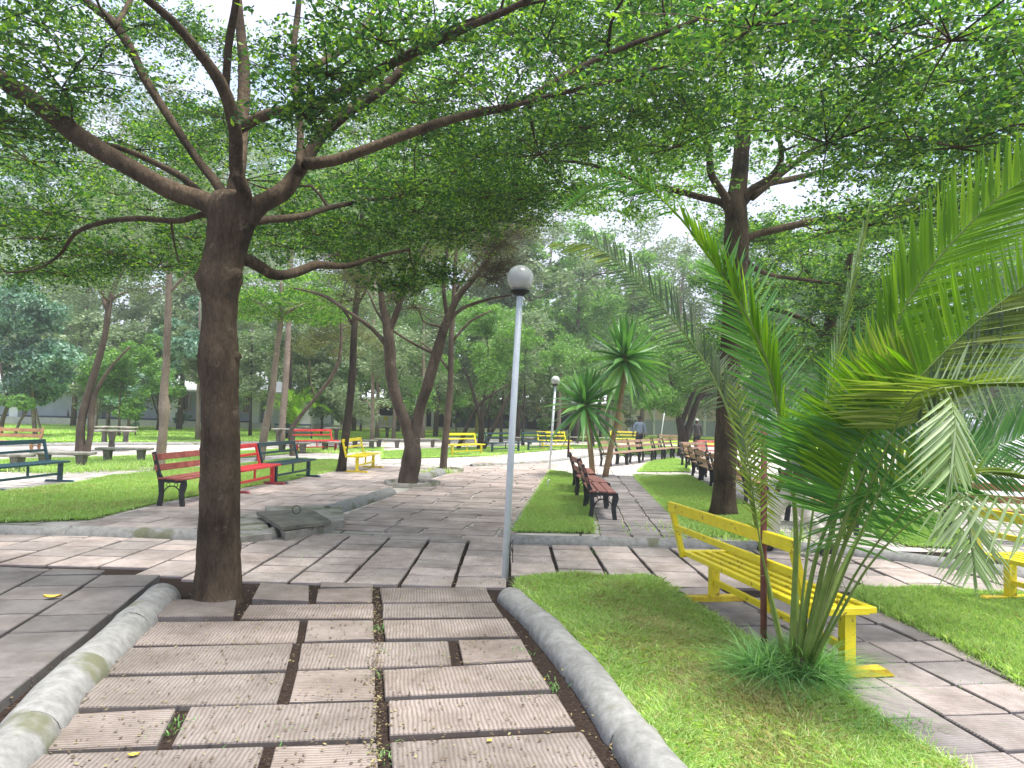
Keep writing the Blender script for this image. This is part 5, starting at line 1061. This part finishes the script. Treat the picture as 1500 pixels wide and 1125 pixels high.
m = MB(); m.tube([(0, 0, -.05), (0, 0, .16), (.01, 0, .19), (.05, 0, .20)], [.012, .012, .014, .013], 8); o = m.build('water_tap', M['galv'], None, True); x, y = G(802, 716); o.location = (x, y, 0); tag(o, 'small upright pipe tap in the lawn strip', 'tap')
m = MB(); m.tube([(0, 0, 0), (0.05, 0, 3)], [.05, .05], 8); o = m.build('thin_pole', M['galv'], None, True); x, y = G(607, 640); o.location = (x, y, 0); tag(o, 'thin pale pole standing behind the ringed tree', 'pole')
m = MB(); m.tube([(0, 0, 0), (0, 0, .95)], [.06, .06], 10); m.lathe((0, 0, .95), [(.06, 0), (.05, .03), (.02, .045)], 10); o = m.build('bollard', M['white'], None, True); x, y = G(1465, 684); o.location = (x, y, 0); tag(o, 'white bollard at the corner of the road, right edge', 'bollard')
# ------------------------------------------------------------------ lamps
def lamp(base, lean, h, label, gr=.132, wire=False):
    x, y = G(*base); r = empty('street_lamp', label, 'street lamp', 'globe lamps', (x, y, 0)); lx = lean * h
    m = MB(); m.tube([(0, 0, -.03), (lx * .5, 0, h * .5), (lx, 0, h - .30)], [.033, .033, .031], 14); p = m.build('pole', M['galv'], r, True)
    m = MB(); m.lathe((lx, 0, h - .31), [(.032, 0), (.06, .02), (.095, .045), (.10, .055), (.075, .06)], 18); m.build('collar', M['blackcap'], r, True)
    m = MB(); k = 18; m.lathe((lx, 0, h - gr), [(max(.008, gr * math.sin(PI * (i + .0) / k)), -gr * math.cos(PI * i / k)) for i in range(2, k + 1)], 28); m.build('globe', M['globe'], r, True)
    if wire:
        m = MB(); m.tube([(.04, -.02, .33), (.075, -.03, .28), (.07, -.03, .40), (.045, -.035, .36), (.07, -.02, .30), (.075, -.02, .18)], .004, 5); m.build('wire', M['blackcap'], r, True)
lamp((739,851), .025, 3.10, 'nearest globe lamp on a galvanised pole at the tip of the right kerb', wire=True)
lamp((805,690), .04, 2.85, 'second globe lamp standing at the far end of the lawn strip')
lamp((967,650), .11, 2.95, 'leaning globe lamp beside the stout shaggy trunk')
lamp((895,640), .0, 2.75, 'farthest globe lamp in front of the orange gate')
# ------------------------------------------------------------------ buildings
def wallbox(name, x0, x1, z0, z1, y, th, m, parent): b = MB(); b.box(((x0 + x1) / 2, y + th / 2, (z0 + z1) / 2), (x1 - x0, th, z1 - z0)); return b.build(name, M[m], parent)
r = empty('long_building', 'long low pale blue building with white pillars and pale roof behind the left lawn', 'building', None, (-38, 57, 0))
def W(name, x0, x1, z0, z1, y, th, m, par=None): 
    o = wallbox(name, x0 - r.location.x, x1 - r.location.x, z0, z1, y - r.location.y, th, m, par or r); return o
W('plinth', -75, -16.2, 0, .55, 56.6, 8.4, 'plinth'); W('wall', -75, -19.6, .552, 3.0, 58, 6.9, 'blueg'); W('end_wall', -19.59, -16.3, .552, 3.0, 57.6, 7.3, 'white')
W('skirting', -75, -19.65, .553, .68, 57.95, .048, 'darkblue')
rf = MB(); rf.add([(-38, -1.0, 3.02), (22, -1.0, 3.02), (22, 5, 4.9), (-38, 5, 4.9), (-38, -1.0, 2.9), (22, -1.0, 2.9), (22, 5, 4.78), (-38, 5, 4.78), (22, 9, 3.4), (-38, 9, 3.4)], [(0, 1, 2, 3), (7, 6, 5, 4), (4, 5, 1, 0), (3, 2, 8, 9), (1, 5, 6, 2), (0, 3, 7, 4)]); rf.build('roof', M['roof'], r)
for k in range(10): W('pillar', -72 + k * 6.4 + (.3 if k == 9 else 0), -71.3 + k * 6.4, .552, 2.95, 57.2, .5, 'white')
def window(x, z, w, h, y, par, m='winframe', nb=5):
    f = MB(); t = .07
    for a, b_, c, d in ((x - w / 2, x + w / 2, z, z + t), (x - w / 2, x + w / 2, z + h - t, z + h)): f.box(((a + b_) / 2, y, (c + d) / 2), (b_ - a, .08, t))
    for k in range(nb): f.box((x - w / 2 + t / 2 + (w - t) * k / (nb - 1), y, z + h / 2), (t if k in (0, nb - 1) else .035, .078, h - 2 * t - .002))
    o = f.build('window', M[m], par); p = MB(); p.box((x, y + .036, z + h / 2), (w - .06, .03, h - .06)); p.build('pane', M['glass'], o)
for xx, zz_, ww, hh_ in ((-31.6, 2.35, 1.9, .55), (-26.6, 1.4, 1.3, 1.3), (-21.3, 1.3, .8, 1.5), (-17.4, 1.25, .8, 1.4), (-44, 2.35, 1.9, .55), (-52, 2.35, 1.9, .55)): window(xx + 38, zz_, ww, hh_, (.93 if xx < -19.6 else .53), r)
r = empty('canteen_building', 'low canteen building with yellow fascia, dark openings and white wall', 'building', None, (-5, 72, 0))
W('plinth', -21.5, 13.5, 0, .35, 70.6, 9, 'plinth'); W('pink_wall', -20.8, -18.4, .352, 3.1, 72, 6, 'pink')['label'] = 'pale pink wall section'
dr = W('door', -18.35, -17.3, .352, 2.6, 72.1, .1, 'blueg'); hd = MB(); hd.box((-12.5, .06, 1.4), (.06, .07, .2)); hd.build('handle', M['galv'], dr)
W('low_wall', -17.0, -10.1, .352, 1.35, 71.8, .2, 'white'); W('interior', -18.3, 7, .36, 3.0, 74, .2, 'darkin'); W('fascia', -14, 6.8, 2.2, 3.02, 71.7, .15, 'yelfas')
for a, b_ in ((-9.3, -8.5), (-14.1, -13.8), (-5.9, -5.6), (.6, .9), (-8.0, -7.6)): W('pillar', a, b_, .352, 3.0, 71.88, .25, 'white')
W('counter', -10.0, -8.6, .352, 1.4, 71.95, .15, 'white'); W('counter', -5.4, 1.6, .352, 1.3, 72.2, .2, 'darkblue'); W('counter', 1.7, 6.3, .352, 1.5, 72.2, .2, 'darkin')
W('blue_wall', 6.2, 8.4, .352, 2.0, 71.9, .2, 'blueg'); W('upper_wall', 5.6, 9.6, 2.002, 3.1, 71.92, .2, 'beige')
W('side_wall', 8.45, 9.5, .352, 3.1, 71.95, .2, 'pink')
rf = MB(); rf.add([(-17, -1.3, 3.12), (16, -1.3, 3.12), (16, 5, 5.3), (-17, 5, 5.3), (-17, -1.3, 3.0), (16, -1.3, 3.0), (16, 5, 5.18), (-17, 5, 5.18), (16, 10, 3.5), (-17, 10, 3.5)], [(0, 1, 2, 3), (7, 6, 5, 4), (4, 5, 1, 0), (3, 2, 8, 9), (1, 5, 6, 2), (0, 3, 7, 4)]); rf.build('roof', M['roof'], r)
r = empty('board_fence', 'tall fence of beige and orange boards above grey-blue panels', 'fence', None, (16, 71, 0))
for k in range(34):
    x0 = 9.6 + k * .35; m = MB(); m.box((x0 + .17 - 16, (k % 2) * .01, 2.6 if x0 > 11.6 else 1.75), (.335, .05, 1.9 if x0 > 11.6 else 3.2)); m.build('board', M['orange' if 10 < x0 < 11.4 and k % 2 else 'beige'], r)
W('lower_panel', 11.6, 21.5, .1, 1.64, 70.9, .1, 'blueg')
for k in range(5): W('fence_post', 11.5 + k * 2.5, 11.7 + k * 2.5, 0, 3.9, 70.7, .15, 'white')
r = empty('boundary_wall', 'long grey-blue boundary wall behind the palm at the right', 'wall', None, (40, 66, 0)); W('panel', 21.8, 75, 0, 1.9, 66, .2, 'blueg')
for k in range(12): W('post', 22 + k * 4.5, 22.25 + k * 4.5, 0, 2.3, 65.8, .19, 'white')
r = empty('white_building', 'pale two-storey building seen through gaps behind the far lamp', 'building', None, (11, 88, 0)); W('wall', 3, 25, 0, 6.2, 88, 8, 'white'); W('roof', 2.5, 25.5, 6.2, 6.6, 87.5, 9, 'roof')
for k in range(6): window(-6 + k * 3.4, 3.6, 1.6, 1.4, -.04, r)
# canteen furniture
for k, (px_, lab) in enumerate(((566, 'yellow chair at the canteen front, left one of two'), (582, 'yellow chair at the canteen front, right one of two'))):
    X = (px_ - 750) / F * 71.2; r = empty('chair', lab, 'chair', 'yellow canteen chairs', (X, 71.2, .35)); s = MB(); s.box((0, 0, .45), (.45, .45, .04)); s.build('seat', M['yellow'], r)
    s = MB(); s.box((0, .22, .75), (.42, .03, .35)); s.build('backrest', M['yellow'], r)
    for sx in (-1, 1):
        for sy in (-1, 1): s = MB(); s.box((sx * .19, sy * .19, .215), (.035, .035, .43)); s.build('leg', M['yellow'], r)
# ------------------------------------------------------------------ parked car
r = empty('parked_car', 'white car parked beyond the road at the right edge', 'car', None, (25.9, 34.5, 0), math.radians(8))
prof = [(-2.1,.28),(-2.15,.55),(-2.05,.85),(-1.25,.98),(-.65,1.42),(.85,1.45),(1.55,1.02),(2.05,.92),(2.15,.6),(2.1,.28)]
m = MB(); nP = len(prof); V = []
for y_, ins in ((-.85, 0), (.85, 0)): V += [(a, y_ * (.86 if b > 1.1 else 1), b) for a, b in prof]
m.add(V, [tuple(range(nP)), tuple(range(2 * nP - 1, nP - 1, -1))] + [(i, i + nP, (i + 1) % nP + nP, (i + 1) % nP) for i in range(nP)]); M['carw'] = mat('white_car_paint', (.7, .72, .75), .25, spec=.6); m.build('body', M['carw'], r)
for y_ in (-.80, .80):
    m = MB(); V = [(-1.05, y_, 1.0), (-.58, y_ * .95, 1.36), (.78, y_ * .95, 1.38), (1.35, y_, 1.03)]; V += [(a, b + (.03 if y_ > 0 else -.03), c) for a, b, c in V]; m.add([(a, b * 1.04, c) for a, b, c in V], [(0, 1, 2, 3), (7, 6, 5, 4), (0, 4, 5, 1), (1, 5, 6, 2), (2, 6, 7, 3), (3, 7, 4, 0)]); m.build('side_window', M['glass'], r)
for sx in (-1.35, 1.35):
    for sy in (-.82, .82):
        e = MB(); e.tube([(sx, sy - .11, .32), (sx, sy + .11, .32)], .32, 20); w_ = e.build('tyre', M['blackcap'], r, True); e = MB(); e.tube([(sx, sy - .125, .32), (sx, sy + .125, .32)], .19, 14); e.build('rim', M['galv'], w_, True)
for sy in (-.6, .6): e = MB(); e.box((-2.13, sy, .68), (.06, .35, .14)); e.build('headlight', M['globe'], r)
e = MB(); e.box((0, 0, .27), (4.1, 1.6, .16)); e.build('underbody', M['blackcap'], r)
# ------------------------------------------------------------------ people
def skinobj(name, chains, m, parent, sub=2):
    """chains: lists of ((x,y,z),r); the first point of a later chain may be an index tuple ('at', i)"""
    V = []; E = []; R = []
    for ch in chains:
        prev = None
        for q in ch:
            if q[0] == 'at': prev = q[1]; continue
            V.append(q[0]); R.append(q[1] if isinstance(q[1], tuple) else (q[1], q[1])); i = len(V) - 1
            if prev is not None: E.append((prev, i))
            prev = i
    me = bpy.data.meshes.new(name); me.from_pydata(V, E, []); me.materials.append(m); ob = bpy.data.objects.new(name, me); COL.objects.link(ob)
    if parent: ob.parent = parent
    md = ob.modifiers.new('Skin', 'SKIN'); md.use_smooth_shade = True
    if not me.skin_vertices: return ob
    sv = me.skin_vertices[0].data
    for i, r_ in enumerate(R): sv[i].radius = r_; sv[i].use_root = (i == 0)
    s2 = ob.modifiers.new('Sub', 'SUBSURF'); s2.levels = sub; s2.render_levels = sub
    return ob
def person(label, loc, rz, h, step, shirt, pants, shoes, hat=None, armswing=.25, bag=False, lean=0.):
    """faces local +x; step = half stride"""
    s = h / 1.75; r = empty('person', label, 'person', None, (*loc, 0.03), rz); r.scale = (s, s, s)
    hip = (0, 0, .93); L = lambda a, b: (a, b)
    a = step; kf = (a * .62 + .06, -.10, .50); ff = (a, -.10, .09); kb_ = (-a * .30 + .05, .10, .49); fb = (-a - .08, .10, .13)
    # the front leg is on -y side
    sh = (lean, 0, 1.42); hL = (armswing * .5 + .02, .27, 1.13); hR = (-armswing * .4 + .02, -.27, 1.13); wL = (armswing + .10, .26, .92); wR = (-armswing * .6 + .08, -.27, .88)
    body = [[(hip, .10), ((0, 0, 1.10), (.095, .12)), ((lean * .7, 0, 1.28), (.10, .14)), (sh, (.07, .10)), ((lean, 0, 1.50), .05), ((lean + .015, 0, 1.58), (.075, .065)), ((lean + .02, 0, 1.67), (.092, .075)), ((lean + .01, 0, 1.735), (.05, .045))],
      [('at', 0), ((.0, -.09, .88), .085), (kf, .055), (((kf[0] + ff[0]) / 2 - .03, -.10, .30), .052), (ff, .036), ((ff[0] + .13, -.11, .05), .03)],
      [('at', 0), ((.0, .09, .88), .085), (kb_, .055), (((kb_[0] + fb[0]) / 2 - .02, .10, .30), .052), (fb, .036), ((fb[0] + .12, .11, .05), .03)],
      [('at', 3), ((lean, .18, 1.40), .055), (hL, .04), (wL, .026), ((wL[0] + .03, wL[1], wL[2] - .07), (.018, .036))],
      [('at', 3), ((lean, -.18, 1.40), .055), (hR, .04), (wR, .026), ((wR[0] + .03, wR[1], wR[2] - .07), (.018, .036))]]
    i1 = 8 + 5 + 5 + 3; i2 = i1 + 4
    for pi, w_, sg in ((i1, wL, 1), (i2, wR, -1)):
        for k, (dx, ln) in enumerate(((-.028, .060), (-.010, .075), (.009, .078), (.027, .070))):
            b = (w_[0] + .03 + dx, w_[1] - sg * .004, w_[2] - .095)
            body.append([('at', pi), (b, .009), ((b[0] + .008, b[1] - sg * .010, b[2] - ln * .5), .008), ((b[0] + .012, b[1] - sg * .024, b[2] - ln), .007)])
        b = (w_[0] + .065, w_[1] - sg * .012, w_[2] - .05); body.append([('at', pi), (b, .010), ((b[0] + .02, b[1] - sg * .012, b[2] - .035), .008)])
    body.append([('at', 5), ((lean + .105, 0, 1.625), .014)])                       # nose
    for sg in (-1, 1): body.append([('at', 6), ((lean + .01, sg * .082, 1.64), .014)])   # ears
    bo = skinobj('body', body, M['skin'], r)
    skinobj('shirt', [[((0, 0, .90), (.12, .155)), ((0, 0, 1.08), (.118, .145)), ((lean * .7, 0, 1.28), (.125, .17)), ((lean, 0, 1.42), (.085, .13)), ((lean, 0, 1.475), (.058, .062))],
      [('at', 3), ((lean, .185, 1.405), .075), (hL, .06), ((hL[0] * .3 + wL[0] * .7, hL[1] * .3 + wL[1] * .7, hL[2] * .3 + wL[2] * .7), .048)],
      [('at', 3), ((lean, -.185, 1.405), .075), (hR, .06), ((hR[0] * .3 + wR[0] * .7, hR[1] * .3 + wR[1] * .7, hR[2] * .3 + wR[2] * .7), .048)]], shirt, r)
    skinobj('trousers', [[((0, 0, .97), (.108, .14)), ((0, 0, .90), (.12, .15))],
      [('at', 1), ((.0, -.095, .84), .108), (kf, .085), (((kf[0] + ff[0]) / 2 - .03, -.10, .30), .075), ((ff[0] - .01, -.10, .14), .068)],
      [('at', 1), ((.0, .095, .84), .108), (kb_, .085), (((kb_[0] + fb[0]) / 2 - .02, .10, .30), .075), ((fb[0] - .01, .10, .18), .068)]], pants, r)
    for f_, t_ in ((ff, 0), (fb, .25)): skinobj('shoe', [[((f_[0] - .05, f_[1], .05 + t_ * .15), .042), ((f_[0] + .06, f_[1], .045 + t_ * .05), (.036, .046)), ((f_[0] + .16, f_[1], .035), (.026, .04))]], shoes, r)
    if hat is not None:
        hm = MB(); hm.lathe((lean + .02, 0, 1.66), [(.098, 0), (.10, .04), (.085, .09), (.04, .12)], 16); hm.box((lean + .13, 0, 1.665), (.10, .13, .012)); hm.build('cap', hat, r, True)
    else: skinobj('hair', [[((lean - .025, 0, 1.63), (.075, .075)), ((lean - .015, 0, 1.69), (.095, .08)), ((lean + .0, 0, 1.74), (.07, .06))]], M['hair'], r)
    ey = MB()
    for sg in (-1, 1): ey.lathe((lean + .098, sg * .030, 1.655), [(.003, -.008), (.010, 0), (.003, .008)], 8)
    ey.build('eyes', M['white'], r, True)
    return r
x, y = G(1168, 815); person('man walking in grey shirt and cream trousers behind the palm stalks', (x, y), PI, 1.74, .30, cloth('grey_striped_shirt', (.16, .16, .165)), cloth('cream_trousers', (.58, .55, .46)), M['blackcap'], None, .2)
x, y = G(938, 678); person('person in light blue-grey jacket seen from behind beyond the bench row', (3.55 + 4.3, 38.5) if False else ((938 - 750) / F * 33, 33), math.radians(95), 1.72, .10, cloth('blue_grey_jacket', (.22, .27, .34)), cloth('dark_trousers', (.03, .03, .035)), M['blackcap'], M['blackcap'], .05)
person('person in dark coat and pale cap standing right of the thick dark tree', ((1022 - 750) / F * 37, 37), math.radians(100), 1.68, .08, cloth('dark_coat', (.055, .05, .05)), cloth('black_trousers', (.02, .02, .022)), M['blackcap'], M['globe'], .05)
person('distant walker in a blue shirt striding before the pink wall', ((459 - 750) / F * 66, 66), math.radians(200), 1.72, .36, cloth('blue_shirt', (.16, .26, .48)), cloth('black_slacks', (.02, .02, .025)), M['blackcap'], None, .3)
hz = MB(); hz.box((0, 45, 13), (300, 170, 28)); ho = hz.build('haze', M['soil']); tag(ho, kind='stuff')
hm_ = bpy.data.materials.new('haze_air'); hm_.use_nodes = True; N = hm_.node_tree.nodes; N.remove(N['Principled BSDF']); pvn = N.new('ShaderNodeVolumePrincipled')
pvn.inputs['Color'].default_value = (.93, .97, .96, 1); pvn.inputs['Density'].default_value = .0018; pvn.inputs['Anisotropy'].default_value = .3; hm_.node_tree.links.new(pvn.outputs[0], N['Material Output'].inputs['Volume'])
ho.data.materials.clear(); ho.data.materials.append(hm_)
# ------------------------------------------------------------------ light and sky
EL, AZ = math.radians(72), math.radians(115)      # azimuth from +Y towards +X
w = bpy.data.worlds.new('World'); sc.world = w; w.use_nodes = True; nt = w.node_tree; N = nt.nodes; L = nt.links; bg = N['Background']
sky = N.new('ShaderNodeTexSky'); sky.sky_type = 'NISHITA'; sky.sun_disc = False; sky.sun_elevation = EL; sky.sun_rotation = AZ; sky.dust_density = 2
tc = N.new('ShaderNodeTexCoord'); mp = N.new('ShaderNodeMapping'); mp.inputs['Scale'].default_value = (1, 1, 2.2)
n1 = N.new('ShaderNodeTexNoise'); n1.inputs['Scale'].default_value = 2.3; n1.inputs['Detail'].default_value = 7; n1.inputs['Roughness'].default_value = .6
cr = N.new('ShaderNodeValToRGB'); cr.color_ramp.elements[0].position = .34; cr.color_ramp.elements[1].position = .50
mx = N.new('ShaderNodeMix'); mx.data_type = 'RGBA'; mx.inputs[7].default_value = (2.6, 2.75, 3.5, 1)
L.new(tc.outputs['Generated'], mp.inputs[0]); L.new(mp.outputs[0], n1.inputs['Vector']); L.new(n1.outputs['Fac'], cr.inputs[0]); L.new(cr.outputs[0], mx.inputs[0])
L.new(sky.outputs[0], mx.inputs[6]); L.new(mx.outputs[2], bg.inputs['Color']); bg.inputs['Strength'].default_value = .10
sd = bpy.data.lights.new('sun', 'SUN'); sd.energy = 2.1; sd.angle = math.radians(18); sd.color = (1, .96, .88); so = bpy.data.objects.new('sun', sd); COL.objects.link(so)
dirv = Vector((math.sin(AZ) * math.cos(EL), math.cos(AZ) * math.cos(EL), math.sin(EL))); so.rotation_euler = (-dirv).to_track_quat('-Z', 'Y').to_euler(); so.location = dirv * 30
sc.view_settings.view_transform = 'Standard'; sc.view_settings.look = 'None'; sc.view_settings.gamma = 1; sc.view_settings.exposure = 2.15
sc.cycles.max_bounces = 6; sc.cycles.diffuse_bounces = 4; sc.cycles.transmission_bounces = 4; sc.cycles.transparent_max_bounces = 4
